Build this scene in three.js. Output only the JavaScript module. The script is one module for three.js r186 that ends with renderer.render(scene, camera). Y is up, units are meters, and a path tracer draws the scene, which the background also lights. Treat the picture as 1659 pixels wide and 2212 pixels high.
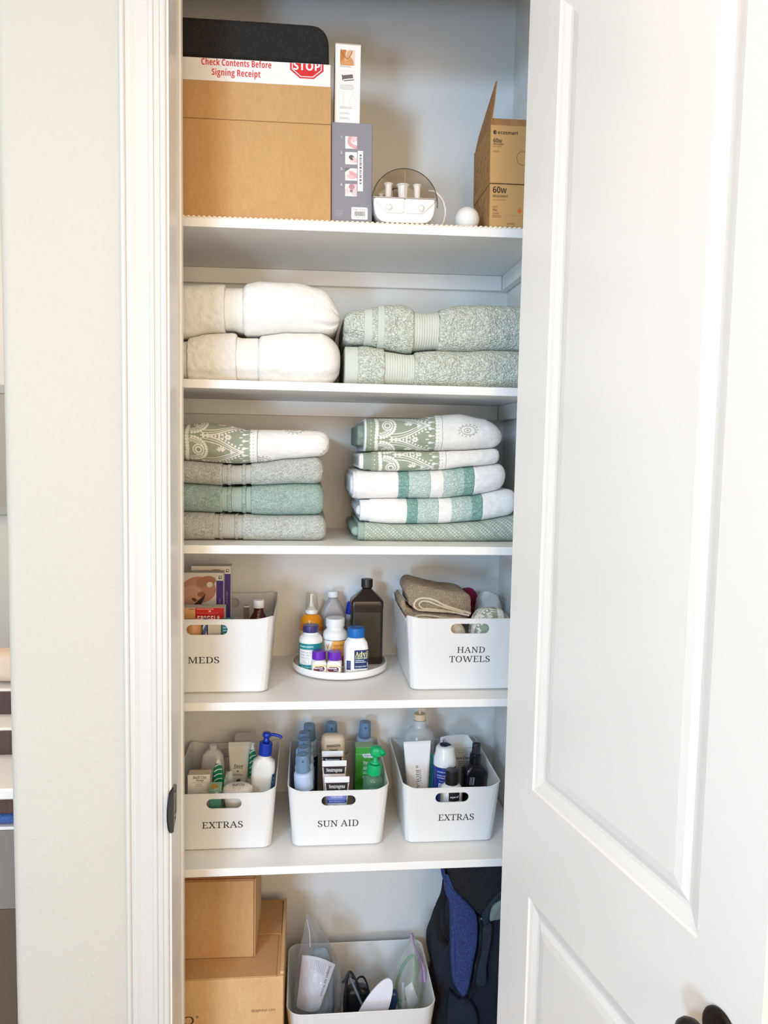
import * as THREE from 'three';
import { RoundedBoxGeometry } from 'three/addons/geometries/RoundedBoxGeometry.js';
import { mergeGeometries, toCreasedNormals } from 'three/addons/utils/BufferGeometryUtils.js';
import { ImprovedNoise } from 'three/addons/math/ImprovedNoise.js';
import { FontLoader } from 'three/addons/loaders/FontLoader.js';
import { RectAreaLightUniformsLib } from 'three/addons/lights/RectAreaLightUniformsLib.js';
import { Brush, Evaluator, SUBTRACTION } from 'three-bvh-csg';

// ---------------------------------------------------------------- camera, light, exposure
const E = 1.70;                                   // eye height above the floor
const scene = new THREE.Scene();
const camera = new THREE.PerspectiveCamera(67.28, 1659 / 2212, 0.05, 40);
camera.position.set(0, E, 1.85);
{
  const yaw = 0.1012, pitch = 0.0819, roll = 0.0189;
  const f = new THREE.Vector3(Math.sin(yaw) * Math.cos(pitch), -Math.sin(pitch), -Math.cos(yaw) * Math.cos(pitch));
  const r = new THREE.Vector3(Math.cos(yaw), 0, Math.sin(yaw)), u = new THREE.Vector3().crossVectors(r, f);
  const r2 = r.clone().multiplyScalar(Math.cos(roll)).addScaledVector(u, Math.sin(roll));
  const u2 = u.clone().multiplyScalar(Math.cos(roll)).addScaledVector(r, -Math.sin(roll));
  camera.quaternion.setFromRotationMatrix(new THREE.Matrix4().makeBasis(r2, u2, f.clone().negate()));
}
scene.add(camera);
const renderer = new THREE.WebGLRenderer({ antialias: true });
renderer.toneMapping = THREE.LinearToneMapping;
renderer.toneMappingExposure = 0.63;
renderer.shadowMap.enabled = true;
RectAreaLightUniformsLib.init();
scene.background = new THREE.Color(0xbfd4ee);     // daylight outside; it enters only through the hall window
const LIGHTS = [
  // x, y, z, width, height, colour, intensity, look-at
  { at: [-1.75, 2.5, 3.55], size: [0.5, 0.5], color: [0.46, 0.70, 1.0], power: 142, to: [0.05, 1.5, -0.2] },      // high hall window
  { at: [-1.3, 0.95, 3.55], size: [0.5, 0.6], color: [0.42, 0.67, 1.0], power: 88, to: [-1.3, 0.95, 0] },          // low hall window
  { at: [0.72, 1.75, 3.55], size: [1.6, 1.4], color: [1.0, 0.75, 0.48], power: 9.6, to: [0.72, 1.75, 0] },               // added warm fill light, set up as a window with a blind
  { at: [-0.15, 2.95, 1.75], size: [1.3, 1.3], color: [1.0, 0.72, 0.46], power: 4.2, to: [-0.15, 0, 1.751] },        // hall ceiling fitting
  { at: [-1.35, 2.95, -0.9], size: [0.7, 0.7], color: [1.0, 0.80, 0.62], power: 14, to: [-1.35, 0, -0.901] },      // bathroom ceiling fitting
];
for (const L of LIGHTS) {
  const l = new THREE.RectAreaLight(new THREE.Color().setRGB(...L.color), L.power, ...L.size);
  l.position.set(...L.at); l.lookAt(...L.to); l.castShadow = true; scene.add(l);
}

// ---------------------------------------------------------------- helpers
let seed = 7;
const rnd = () => { seed = (seed * 1664525 + 1013904223) >>> 0; return seed / 4294967296; };
const noise = new ImprovedNoise(), nz = (x, y, z = 0) => noise.noise(x, y, z);
const lerp = (a, b, t) => a + (b - a) * t, clamp = (x, a = 0, b = 1) => Math.min(b, Math.max(a, x));
const smooth = (a, b, x) => { const t = clamp((x - a) / (b - a)); return t * t * (3 - 2 * t); };
const names = new Map();
const numbered = (n) => { const k = names.get(n) || 0; names.set(n, k + 1); return k ? `${n}_${String(k).padStart(3, '0')}` : n; };
function tag(o, label, category, group, kind) { Object.assign(o.userData, { label }, category && { category }, group && { group }, kind && { kind }); return o; }
function thing(name, label, category, [x, y, z] = [0, 0, 0], turn = 0, group) {
  const o = new THREE.Group(); o.name = numbered(name); o.position.set(x, E + y, z); o.rotation.y = turn; scene.add(o);
  return tag(o, label, category, group);
}
function part(parent, name, geo, mat, pos, rot, label) {
  const m = new THREE.Mesh(geo, mat); m.name = name; m.castShadow = m.receiveShadow = true;
  if (pos) m.position.set(...pos); if (rot) m.rotation.set(...rot);
  if (label) m.userData.label = label;
  parent.add(m); return m;
}
function struct(name, geo, mat, pos, label) { const m = part(scene, name, geo, mat, pos); m.userData.kind = 'structure'; if (label) m.userData.label = label; return m; }
// texture coordinates in metres, each face by its main direction
function metres(g) {
  g = g.index ? g.toNonIndexed() : g; const p = g.attributes.position, n = p.count, uv = new Float32Array(n * 2);
  const a = new THREE.Vector3(), b = new THREE.Vector3(), c = new THREE.Vector3();
  for (let i = 0; i < n; i += 3) {
    a.fromBufferAttribute(p, i); b.fromBufferAttribute(p, i + 1).sub(a); c.fromBufferAttribute(p, i + 2).sub(a); b.cross(c);
    const ax = Math.abs(b.x), ay = Math.abs(b.y), az = Math.abs(b.z);
    for (let k = i; k < i + 3; k++) {
      const x = p.getX(k), y = p.getY(k), z = p.getZ(k);
      const [u, v] = az >= ax && az >= ay ? [x, y] : ax >= ay ? [z, y] : [x, z];
      uv[2 * k] = u; uv[2 * k + 1] = v;
    }
  }
  g.setAttribute('uv', new THREE.BufferAttribute(uv, 2)); return g;
}
const rbox = (w, h, d, r = 0.0012, s = 2) => metres(new RoundedBoxGeometry(w, h, d, s, Math.min(r, w / 2.01, h / 2.01, d / 2.01)));
const slab = (x0, x1, y0, y1, z0, z1, r = 0.0015) => rbox(x1 - x0, y1 - y0, z1 - z0, r).translate((x0 + x1) / 2, (y0 + y1) / 2, (z0 + z1) / 2);
// lathe from [radius mm, height mm] pairs
const lathe = (pts, n = 40) => new THREE.LatheGeometry(pts.map(([r, y]) => new THREE.Vector2(Math.max(r, 0.01) / 1000, y / 1000)), n);
const tube = (pts, r, n = 48, k = 10, closed = false) => new THREE.TubeGeometry(new THREE.CatmullRomCurve3(pts.map((p) => new THREE.Vector3(...p)), closed), n, r, k, closed);
const wrapped = (r, h, y, mid, arc) => new THREE.CylinderGeometry(r, r, h, 32, 1, true, mid - arc / 2, arc).translate(0, y + h / 2, 0);
const merge = (gs) => mergeGeometries(gs.map((g) => { g = g.index ? g.toNonIndexed() : g; if (!g.attributes.normal) g.computeVertexNormals(); for (const k of Object.keys(g.attributes)) if (!['position', 'normal', 'uv'].includes(k)) g.deleteAttribute(k); return g; }));
function shaped(pts, holes = []) {
  const s = new THREE.Shape(pts.map(([x, y]) => new THREE.Vector2(x, y)));
  for (const h of holes) s.holes.push(new THREE.Path(h.map(([x, y]) => new THREE.Vector2(x, y)))); return s;
}
const extrude = (pts, depth, bevel = 0, opts = {}) => new THREE.ExtrudeGeometry(pts instanceof THREE.Shape ? pts : shaped(pts), { depth, bevelEnabled: bevel > 0, bevelSize: bevel, bevelThickness: bevel, bevelSegments: 3, bevelOffset: -bevel, curveSegments: 16, ...opts });
function canvas(w, h, draw) {
  const c = document.createElement('canvas'); c.width = w; c.height = h; const g = c.getContext('2d'); draw(g, w, h);
  const t = new THREE.CanvasTexture(c); t.colorSpace = THREE.SRGBColorSpace; t.anisotropy = 8; return t;
}
// a tileable grey field from value noise; layers = [cells across, strength]
function field(n, layers, shape = (v) => v, stretch = [1, 1], sd = 3) {
  const v = new Float32Array(n * n); let tot = 0;
  for (const [c, s] of layers) {
    const cx = Math.round(c * stretch[0]), cy = Math.round(c * stretch[1]), grid = new Float32Array(cx * cy); seed = sd * 977 + c;
    for (let i = 0; i < grid.length; i++) grid[i] = rnd();
    for (let y = 0; y < n; y++) for (let x = 0; x < n; x++) {
      const fx = x / n * cx, fy = y / n * cy, ix = Math.floor(fx), iy = Math.floor(fy), a = fx - ix, b = fy - iy, u = a * a * (3 - 2 * a), w = b * b * (3 - 2 * b);
      const q = (i, j) => grid[(j % cy) * cx + (i % cx)];
      v[y * n + x] += s * lerp(lerp(q(ix, iy), q(ix + 1, iy), u), lerp(q(ix, iy + 1), q(ix + 1, iy + 1), u), w);
    }
    tot += s;
  }
  for (let i = 0; i < v.length; i++) v[i] = clamp(shape(v[i] / tot));
  return v;
}
function dataTex(n, v, color) {            // grey (bump), or a colour mixed from two sRGB colours by the field
  const d = new Uint8Array(n * n * 4);
  for (let i = 0; i < n * n; i++) {
    for (let k = 0; k < 3; k++) d[4 * i + k] = color ? lerp(color[0][k], color[1][k], v[i]) : v[i] * 255;
    d[4 * i + 3] = 255;
  }
  const t = new THREE.DataTexture(d, n, n); t.wrapS = t.wrapT = THREE.RepeatWrapping; t.magFilter = THREE.LinearFilter; t.minFilter = THREE.LinearMipmapLinearFilter; t.generateMipmaps = true;
  if (color) t.colorSpace = THREE.SRGBColorSpace; t.needsUpdate = true; return t;
}
const every = (t, sx, sy = sx) => { const c = t.clone(); c.wrapS = c.wrapT = THREE.RepeatWrapping; c.repeat.set(1 / sx, 1 / sy); c.needsUpdate = true; return c; };
const mat = (color, roughness = 0.5, more = {}) => new THREE.MeshStandardMaterial({ color, roughness, ...more });
const phys = (color, roughness = 0.3, more = {}) => new THREE.MeshPhysicalMaterial({ color, roughness, ...more });
const glow = (color, k) => new THREE.MeshStandardMaterial({ color: 0x222222, emissive: color, emissiveIntensity: k });

// ---------------------------------------------------------------- surfaces
const peel = dataTex(512, field(512, [[24, 1], [60, 0.6], [110, 0.35]], (v) => smooth(0.5, 0.72, v)));
const fine = dataTex(256, field(256, [[64, 1], [128, 1]]));
const WALL = mat(0xcdc6b8, 0.75, { bumpMap: every(peel, 0.35), bumpScale: 0.00032 });
const CLOSETWALL = mat(0xefece6, 0.8, { bumpMap: every(peel, 0.35), bumpScale: 0.0002 });  // whiter than the hall walls, making up in colour for dimmer closet light
const TRIM = mat(0xd6d2ca, 0.32);
const SHELFPAINT = mat(0xf3f1ed, 0.38, { bumpMap: every(fine, 0.12), bumpScale: 0.00008 });
const DOORPAINT = mat(0xf4eee5, 0.34);
const TRIMLIT = mat(0xefece7, 0.32);  // same trim paint, lightened to stand in for light on the left jamb
const BRONZE = mat(0x2a2523, 0.38, { metalness: 0.7, bumpMap: every(fine, 0.02), bumpScale: 0.00003 });

// ---------------------------------------------------------------- the setting
const D = 0.423, WB = 0.05, WF = 0.195, TOP = 3.05;         // closet depth, inner and outer face of the wall with the opening
const XL = -0.43, XR = 0.585, JL = -0.285, JR = 0.497, HEAD = E + 1.032;
struct('floor', slab(-2.2, 1.7, -0.1, 0, -2.2, 3.7), mat(0xb9a48a, 0.6, { map: every(dataTex(256, field(256, [[8, 1], [32, 0.6], [90, 0.5]], undefined, [1, 8]), [[188, 166, 138], [220, 200, 172]]), 1.2) }));
struct('ceiling', slab(-2.2, 1.7, TOP, TOP + 0.1, -2.2, 3.7), mat(0xf2efe8, 0.9));
struct('wall_closet_back', slab(XL - 0.12, XR + 0.12, 0, TOP, -D - 0.1, -D), CLOSETWALL);
struct('wall_closet_left', slab(XL - 0.12, XL, 0, TOP, -D, WB), CLOSETWALL);
struct('wall_closet_right', slab(XR, XR + 0.12, 0, TOP, -D, WB), CLOSETWALL);
{ // wall left of the opening, its free corner rounded
  const x0 = -0.622, x1 = JL - 0.019, r = 0.022, pts = [[x1, -WB], [x0, -WB]], n = 8;
  pts.push([x0, -WF + r]); for (let i = 0; i <= n; i++) { const a = Math.PI + i / n * Math.PI / 2; pts.push([x0 + r + r * Math.cos(a), -WF + r + r * Math.sin(a)]); }
  pts.push([x1, -WF]);
  struct('wall_left', metres(extrude(pts, TOP).rotateX(-Math.PI / 2)), WALL);
}
struct('wall_left_return', slab(-0.622, XL - 0.12, 0, TOP, -1.9, WB), WALL);
struct('wall_right', slab(JR + 0.019, 1.7, 0, TOP, WB, WF), WALL);
struct('wall_header', slab(JL - 0.019, JR + 0.019, HEAD + 0.019, TOP, WB, WF), WALL);
struct('wall_hall_right', slab(1.6, 1.7, 0, TOP, WF, 3.7), WALL);
struct('wall_hall_left', slab(-2.2, -2.1, 0, TOP, -2.1, 3.7), WALL);
struct('wall_bathroom_back', slab(-2.2, -0.5, 0, TOP, -2.0, -1.9), mat(0xe3ddd0, 0.8));
{ // wall behind the camera, with two windows and the added warm fill panel
  const W = LIGHTS.slice(0, 3).map((L) => [L.at[0] - L.size[0] / 2 - 0.02, L.at[0] + L.size[0] / 2 + 0.02, L.at[1] - L.size[1] / 2 - 0.02, L.at[1] + L.size[1] / 2 + 0.02]);
  struct('wall_hall_back', metres(extrude(shaped([[-2.2, 0], [1.7, 0], [1.7, TOP], [-2.2, TOP]], W.map(([a, b, c, d]) => [[a, c], [a, d], [b, d], [b, c]])), 0.1).translate(0, 0, 3.6)), WALL);
  W.forEach(([a, b, c, d], i) => {
    const win = struct(`window_${i + 1}`, merge([slab(a, b, d - 0.012, d + 0.012, 3.57, 3.69), slab(a, b, c - 0.012, c + 0.012, 3.57, 3.69), slab(a - 0.012, a + 0.012, c, d, 3.57, 3.69), slab(b - 0.012, b + 0.012, c, d, 3.57, 3.69)]), TRIM);
    part(win, i === 2 ? 'fill_panel' : 'window_pane', slab(a, b, c, d, 3.64, 3.645), i === 2 ? glow(new THREE.Color(1, 0.84, 0.6), 1.2) : glow(new THREE.Color(0.6, 0.8, 1), 2.5));  // third window is added as warm fill; its panel glows with no known source
  });
}
const fitting = (p, s, label) => { const t = thing('ceiling_light', label, 'ceiling light', [p[0], TOP - E, p[2]]); part(t, 'frame', slab(-s / 2 - 0.03, s / 2 + 0.03, -0.06, 0, -s / 2 - 0.03, s / 2 + 0.03), TRIM); part(t, 'diffuser', slab(-s / 2, s / 2, -0.075, -0.061, -s / 2, s / 2), glow(new THREE.Color(1, 0.85, 0.68), 1.2)); };
fitting(LIGHTS[3].at, 1.3, 'large square ceiling light in the hallway outside the closet');
fitting(LIGHTS[4].at, 0.7, 'square ceiling light in the bathroom beyond the left wall');

// casing and jambs
const casingProfile = [[0, 0], [0, 0.015], [0.002, 0.017], [0.007, 0.017], [0.0095, 0.015], [0.0105, 0.0115], [0.0145, 0.0115], [0.0155, 0.0135], [0.02, 0.0135], [0.03, 0.0105], [0.045, 0.009], [0.054, 0.0085], [0.055, 0.0115], [0.0565, 0.0125], [0.064, 0.012], [0.066, 0.0095], [0.0685, 0.009], [0.076, 0.0085], [0.0775, 0.0065], [0.079, 0.0065], [0.0855, 0.0065], [0.088, 0.005], [0.0885, 0]];
function casing(name, x, mirror) {
  const g = extrude(casingProfile.map(([a, b]) => [a, -b]), HEAD + 0.09).rotateX(-Math.PI / 2);
  if (mirror) { g.scale(-1, 1, 1); const i = g.attributes.position; for (let k = 0; k < i.count; k += 3) for (const at of [g.attributes.position, g.attributes.normal, g.attributes.uv]) { const s = at.itemSize; for (let j = 0; j < s; j++) { const q = at.array[(k + 1) * s + j]; at.array[(k + 1) * s + j] = at.array[(k + 2) * s + j]; at.array[(k + 2) * s + j] = q; } } }
  return struct(name, g, TRIM, [x, 0, WF]);
}
casing('trim_1', JL - 0.005 - 0.0885, false);
casing('trim_2', JR + 0.005 + 0.0885, true);
const jamb = struct('trim_3', slab(JL - 0.019, JL, 0, HEAD, WB, WF, 0.0012), TRIMLIT);
part(jamb, 'door_stop', slab(JL, JL + 0.006, 0, HEAD, WB + 0.003, WB + 0.026, 0.0015), TRIMLIT);
{ // strike plate: a flat plate with a hole, its lip curling out to the hall
  const sp = new THREE.Group(); sp.name = 'strike_plate'; sp.userData.label = 'dark bronze strike plate on the left jamb'; jamb.add(sp);
  const yc = E - 0.795;
  const light = mat(0x8d8278, 0.35, { metalness: 0.6 });
  part(sp, 'plate', extrude(shaped([[-0.024, -0.05], [0.006, -0.042], [0.024, -0.024], [0.024, 0.036], [0.006, 0.046], [-0.024, 0.05]], [[[-0.008, -0.02], [-0.008, 0.02], [0.012, 0.02], [0.012, -0.02]]]), 0.0022, 0.0004), light, [JL + 0.0003, yc, WF - 0.027], [0, Math.PI / 2, 0]);
  for (const s of [-1, 1]) part(sp, 'screw', lathe([[0, 0], [3.6, 0], [3, 1], [0, 1.2]], 16).rotateZ(-Math.PI / 2), BRONZE, [JL + 0.0027, yc + s * 0.031, WF - 0.029]);
  const lip = []; for (let i = 0; i <= 14; i++) { const a = i / 14 * Math.PI; lip.push([-0.002 + 0.03 * Math.sin(a) ** 0.75, 0.05 * Math.cos(a)]); }
  part(sp, 'lip', extrude(lip.reverse(), 0.0022, 0.0005), BRONZE, [JL + 0.0032, yc, WF - 0.003], [0, -Math.PI / 2 - 0.26, 0]);
}
struct('trim_4', slab(JR, JR + 0.019, 0, HEAD, WB, WF, 0.0012), TRIM);
struct('trim_5', slab(JL - 0.019, JR + 0.019, HEAD, HEAD + 0.019, WB, WF, 0.0012), TRIM);
{
  const base = [[0, 0], [0.013, 0], [0.013, 0.076], [0.0085, 0.086], [0.0085, 0.098], [0.003, 0.104], [0, 0.104]];
  struct('baseboard_back', extrude(base, XR - XL - 0.004).rotateY(-Math.PI / 2), TRIM, [XR - 0.002, 0, -D]);
}

// ---------------------------------------------------------------- shelves and door
const SY = [0.5251, 0.154, -0.2364, -0.6207, -1.0405], TILT = 0.0113;       // shelf tops above the eye; the top shelf sits a little crooked
const onTop = (x) => SY[0] + TILT * (x - 0.07) + 0.0062;                    // top of the liner on it
['top white closet shelf carrying the cardboard boxes and ribbed liner', 'second white closet shelf from the top, under the white and sage bath towels', 'middle white closet shelf under the two piles of patterned and grey towels', 'white closet shelf under the MEDS and HAND TOWELS bins and turntable', 'lowest white closet shelf, under the two EXTRAS bins and SUN AID bin'].forEach((label, i) => {
  const s = thing('closet_shelf', label, 'shelf', [0.07, SY[i], 0]), a = XL + 0.002 - 0.07, b = XR - 0.002 - 0.07, th = 0.0206;
  if (i === 0) s.rotation.z = TILT;
  part(s, 'board', slab(a, b, -th, 0, -D + 0.001, 0, 0.0016), SHELFPAINT);
  const c0 = -th - 0.0005, ch = 0.042;
  part(s, 'back_cleat', slab(a + 0.001, b - 0.021, c0 - ch, c0, -D + 0.001, -D + 0.02, 0.0012), SHELFPAINT);
  part(s, 'side_cleat', slab(b - 0.02, b, c0 - ch, c0, -D + 0.001, -0.02, 0.0012), SHELFPAINT);
  part(s, 'side_cleat', slab(a, a + 0.019, c0 - ch, c0, -D + 0.021, -0.02, 0.0012), SHELFPAINT);
});
{
  const L = thing('shelf_liner', 'white ribbed non-slip shelf liner with a beaded front edge on the top shelf', 'shelf liner', [0.07, SY[0], 0]); L.rotation.z = TILT;
  const m = mat(0xf2ead9, 0.7), a = XL + 0.006 - 0.07, b = XR - 0.006 - 0.07, ribs = [], n = Math.floor((b - a) / 0.0118);
  part(L, 'sheet', slab(a, b, 0.0005, 0.003, -0.4, -0.003, 0.0008), m);
  for (let i = 0; i < n; i++) { const g = new THREE.CapsuleGeometry(0.0045, 0.39, 3, 10).rotateX(Math.PI / 2).scale(1, 0.55, 1); g.translate(a + 0.006 + i * 0.0118, 0.0034, -0.2); ribs.push(g); }
  part(L, 'ribs', merge(ribs), m).userData.kind = 'stuff';
}
{ // the closet door, swung open past square; its inner face is seen
  const W = 0.759, T = 0.035, H0 = 0.012, H1 = HEAD - 0.004, ang = 11.25 * Math.PI / 180;
  const d = new THREE.Group(); d.name = 'door_1'; d.position.set(0.45, 0, 0.215); d.rotation.y = -(Math.PI / 2 - ang); scene.add(d);
  d.userData.kind = 'structure'; d.userData.label = 'white two-panel door standing open at the right';
  // own axes: x along the door from the hinge, y up, -z... the seen face is z = 0, the body lies behind it
  const S = 0.127, R = W - S, yA = [E - 0.703, E + 0.867], yB = [0.2, E - 0.935];
  const put = (name, x0, x1, y0, y1) => part(d, name, metres(new THREE.BoxGeometry(x1 - x0, y1 - y0, T)).translate((x0 + x1) / 2, (y0 + y1) / 2, -T / 2), DOORPAINT);
  put('stile', 0, S, H0, H1); put('stile', R, W, H0, H1); put('rail', S, R, H0, yB[0]); put('rail', S, R, yB[1], yA[0]); put('rail', S, R, yA[1], H1);
  for (const [y0, y1] of [yA, yB]) {
    const rings = [[0, 0], [0.003, -0.0035], [0.012, -0.0055], [0.026, -0.0105], [0.033, -0.0115], [0.036, -0.0105], [0.046, -0.0065], [0.062, -0.0045], [0.066, -0.0045]], P = [], idx = [];
    rings.forEach(([o, z]) => P.push(S + o, y0 + o, z, R - o, y0 + o, z, R - o, y1 - o, z, S + o, y1 - o, z));
    for (let k = 0; k < rings.length - 1; k++) for (let j = 0; j < 4; j++) { const a = 4 * k + j, b = 4 * k + (j + 1) % 4; idx.push(a, b, b + 4, a, b + 4, a + 4); }
    const k = 4 * (rings.length - 1); idx.push(k, k + 1, k + 2, k, k + 2, k + 3);
    const nB = P.length / 3; P.push(S, y0, -T, R, y0, -T, R, y1, -T, S, y1, -T); idx.push(nB, nB + 2, nB + 1, nB, nB + 3, nB + 2);
    let g = new THREE.BufferGeometry(); g.setAttribute('position', new THREE.Float32BufferAttribute(P, 3)); g.setIndex(idx); g = g.toNonIndexed(); g.computeVertexNormals(); part(d, 'panel', metres(g), DOORPAINT);
  }
  const kn = new THREE.Group(); kn.name = 'door_knob'; kn.userData.label = 'dark bronze round knob on its rose'; kn.position.set(0.69, E - 0.803, 0); kn.rotation.x = Math.PI / 2; d.add(kn);
  part(kn, 'rose', lathe([[0, 0.2], [32, 0.2], [33, 1], [33, 4], [31.5, 6.5], [28, 8], [14, 9], [0, 9]], 64), BRONZE);
  part(kn, 'knob', lathe([[11, 9.2], [10, 14], [9.5, 24], [11, 31], [18, 35], [25, 41], [28, 49], [26.5, 57], [20, 63], [10, 65.5], [0, 66]], 56), BRONZE);
}

// ---------------------------------------------------------------- storage bins
const serif = await new FontLoader().loadAsync('fonts/droid/droid_serif_regular.typeface.json');
const PLASTIC = phys(0xe6e5e2, 0.28, { bumpMap: every(fine, 0.03), bumpScale: 0.00004 });
const INK = mat(0x141210, 0.5);
const bvh = new Evaluator(); bvh.useGroups = false; bvh.attributes = ['position', 'normal', 'uv'];
// rounded-rectangle rings stacked into a solid; rings = [half width, half depth, corner radius, height]
function ringSolid(rings, dip = 0, H = 1, perSide = 14, perCorner = 7, sideDip = 0) {
  const P = [], I = []; let n = 0;
  for (const [hw, hd, r, y] of rings) {
    const ring = [];
    for (const [cx, cz, a0] of [[hw - r, hd - r, 0], [-(hw - r), hd - r, 1], [-(hw - r), -(hd - r), 2], [hw - r, -(hd - r), 3]]) for (let i = 0; i <= perCorner; i++) { const a = (a0 + i / perCorner) * Math.PI / 2; ring.push([cx + r * Math.cos(a), cz + r * Math.sin(a)]); }
    const full = []; ring.forEach((p, i) => { const q = ring[(i + 1) % ring.length], k = i % (perCorner + 1) === perCorner ? perSide : 1; for (let j = 0; j < k; j++) full.push([lerp(p[0], q[0], j / k), lerp(p[1], q[1], j / k)]); });
    n = full.length;
    for (const [x, z] of full) { const edge = Math.abs(z) / hd > 0.9 ? 1 - smooth(0.72, 0.99, Math.abs(x) / hw) : 0; const side = Math.abs(x) / hw > 0.93 ? 1 - smooth(0.8, 0.93, Math.abs(z) / hd) : 0; P.push(x, y - (dip * edge + sideDip * side) * smooth(0.5, 1, y / H), z); }
  }
  const c0 = P.length / 3; P.push(0, rings[0][3], 0, 0, rings.at(-1)[3], 0);
  for (let k = 0; k < rings.length - 1; k++) for (let i = 0; i < n; i++) { const a = k * n + i, b = k * n + (i + 1) % n; I.push(a, a + n, b, b, a + n, b + n); }
  const t = (rings.length - 1) * n;
  for (let i = 0; i < n; i++) { const j = (i + 1) % n; I.push(c0, i, j, c0 + 1, t + j, t + i); }
  const g = new THREE.BufferGeometry(); g.setAttribute('position', new THREE.Float32BufferAttribute(P, 3)); g.setIndex(I); g.computeVertexNormals();
  g.setAttribute('uv', new THREE.BufferAttribute(new Float32Array(P.length / 3 * 2), 2));
  g.userData.rim = P.slice(t * 3, (t + n) * 3); return g;
}
function binShape({ w, d, h, base, corner, wall = 0.0026, dip = 0.009, slot, sideDip = 0 }) {
  const outer = ringSolid([[base * w / 2 - 0.006, base * d / 2 - 0.006, corner * 0.9, 0], [base * w / 2, base * d / 2, corner, 0.005], [lerp(base, 1, 0.5) * w / 2, lerp(base, 1, 0.5) * d / 2, corner, h / 2], [w / 2 - 0.001, d / 2 - 0.001, corner, h * 0.93], [w / 2, d / 2, corner, h]], dip, h, 26, 12, sideDip);
  const inner = ringSolid([[base * w / 2 - wall - 0.004, base * d / 2 - wall - 0.004, corner, wall], [lerp(base, 1, 0.5) * w / 2 - wall, lerp(base, 1, 0.5) * d / 2 - wall, corner - wall, h / 2], [w / 2 - wall, d / 2 - wall, corner - wall, h], [w / 2 - wall, d / 2 - wall, corner - wall, h + 0.05]], 0, h, 10, 12);
  let b = bvh.evaluate(new Brush(outer), new Brush(inner), SUBTRACTION);
  if (slot) {
    const pill = extrude((() => { const p = []; for (let i = 0; i <= 32; i++) { const a = -Math.PI / 2 + i / 32 * Math.PI * 2, c = i <= 16 ? 1 : -1; p.push([c * (slot.w - slot.h) / 2 + slot.h / 2 * Math.cos(a), slot.h / 2 * Math.sin(a)]); } return p; })(), d * 1.4).translate(0, slot.y, -d * 0.7);
    pill.deleteAttribute('uv'); pill.setAttribute('uv', new THREE.BufferAttribute(new Float32Array(pill.attributes.position.count * 2), 2));
    b = bvh.evaluate(b, new Brush(pill), SUBTRACTION);
  }
  const g = b.geometry; let q = g.index ? g.toNonIndexed() : g;
  q = metres(q); return { body: toCreased(q), rim: outer.userData.rim };
}
function toCreased(g) { return toCreasedNormals(g, 0.7); }
function makeBin(spec, name, label, group) {
  const s = binShape(spec), t = thing(name, label, 'storage bin', [0, 0, 0], 0, group);
  part(t, 'body', s.body, PLASTIC);
  const pts = []; for (let i = 0; i < s.rim.length; i += 3) pts.push([s.rim[i] * 0.994, s.rim[i + 1], s.rim[i + 2] * 0.996]);
  part(t, 'rim', tube(pts, 0.0019, pts.length * 2, 8, true), PLASTIC);
  return t;
}
function lettering(t, spec, lines) {          // vinyl letters on the front face
  const slope = Math.atan((1 - spec.base) * spec.d / 2 / spec.h), gs = [];
  for (const [text, x, y, w, hgt] of lines) {
    const shapes = serif.generateShapes(text, 1), g = new THREE.ShapeGeometry(shapes, 6); g.computeBoundingBox(); const b = g.boundingBox;
    g.translate(-(b.min.x + b.max.x) / 2, -(b.min.y + b.max.y) / 2, 0); g.scale(w / (b.max.x - b.min.x), hgt / (b.max.y - b.min.y), 1);
    const z = lerp(spec.base, 1, y / spec.h) * spec.d / 2 + 0.0005; g.rotateX(slope); g.translate(x, y, z); gs.push(g);
  }
  part(t, 'lettering', merge(gs), INK);
}
const BIG = { w: 0.325, d: 0.345, h: 0.197, base: 0.905, corner: 0.022, dip: 0.006, sideDip: 0.016, slot: { w: 0.1, h: 0.0262, y: 0.166 } };
const SMALL = { w: 0.262, d: 0.34, h: 0.166, base: 0.905, corner: 0.022, dip: 0.009, slot: { w: 0.0885, h: 0.0275, y: 0.1305 } };
const bin1 = makeBin(BIG, 'storage_bin', 'large white plastic bin lettered MEDS, holding medicine boxes', 'white plastic bins');
bin1.position.set(-0.2405, E + SY[3] + 0.0004, -0.226);
const bin2 = bin1.clone(); bin2.name = numbered('storage_bin'); scene.add(bin2); bin2.position.x = 0.4205; bin2.userData.label = 'large white plastic bin lettered HAND TOWELS, full of folded cloths';
lettering(bin1, BIG, [['MEDS', -0.0095, 0.088, 0.0765, 0.017]]);
lettering(bin2, BIG, [['HAND', 0.005, 0.1095, 0.0725, 0.0158], ['TOWELS', 0.0025, 0.0848, 0.106, 0.0168]]);
const bin3 = makeBin(SMALL, 'storage_bin', 'small white plastic bin lettered EXTRAS beside the left jamb, with soap and lotion', 'white plastic bins');
bin3.position.set(-0.2005, E + SY[4] + 0.0004, -0.242);
const bin4 = bin3.clone(), bin5 = bin3.clone();
for (const [b, x, l] of [[bin4, 0.0915, 'small white plastic bin lettered SUN AID, full of sunscreen bottles'], [bin5, 0.3895, 'small white plastic bin lettered EXTRAS beside the open door, with hair products']]) { b.name = numbered('storage_bin'); scene.add(b); b.position.x = x; b.userData.label = l; }
lettering(bin3, SMALL, [['EXTRAS', -0.0045, 0.0715, 0.103, 0.0182]]);
lettering(bin4, SMALL, [['SUN AID', 0.0, 0.066, 0.1055, 0.0182]]);
lettering(bin5, SMALL, [['EXTRAS', 0.0135, 0.0735, 0.0955, 0.0182]]);

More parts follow.
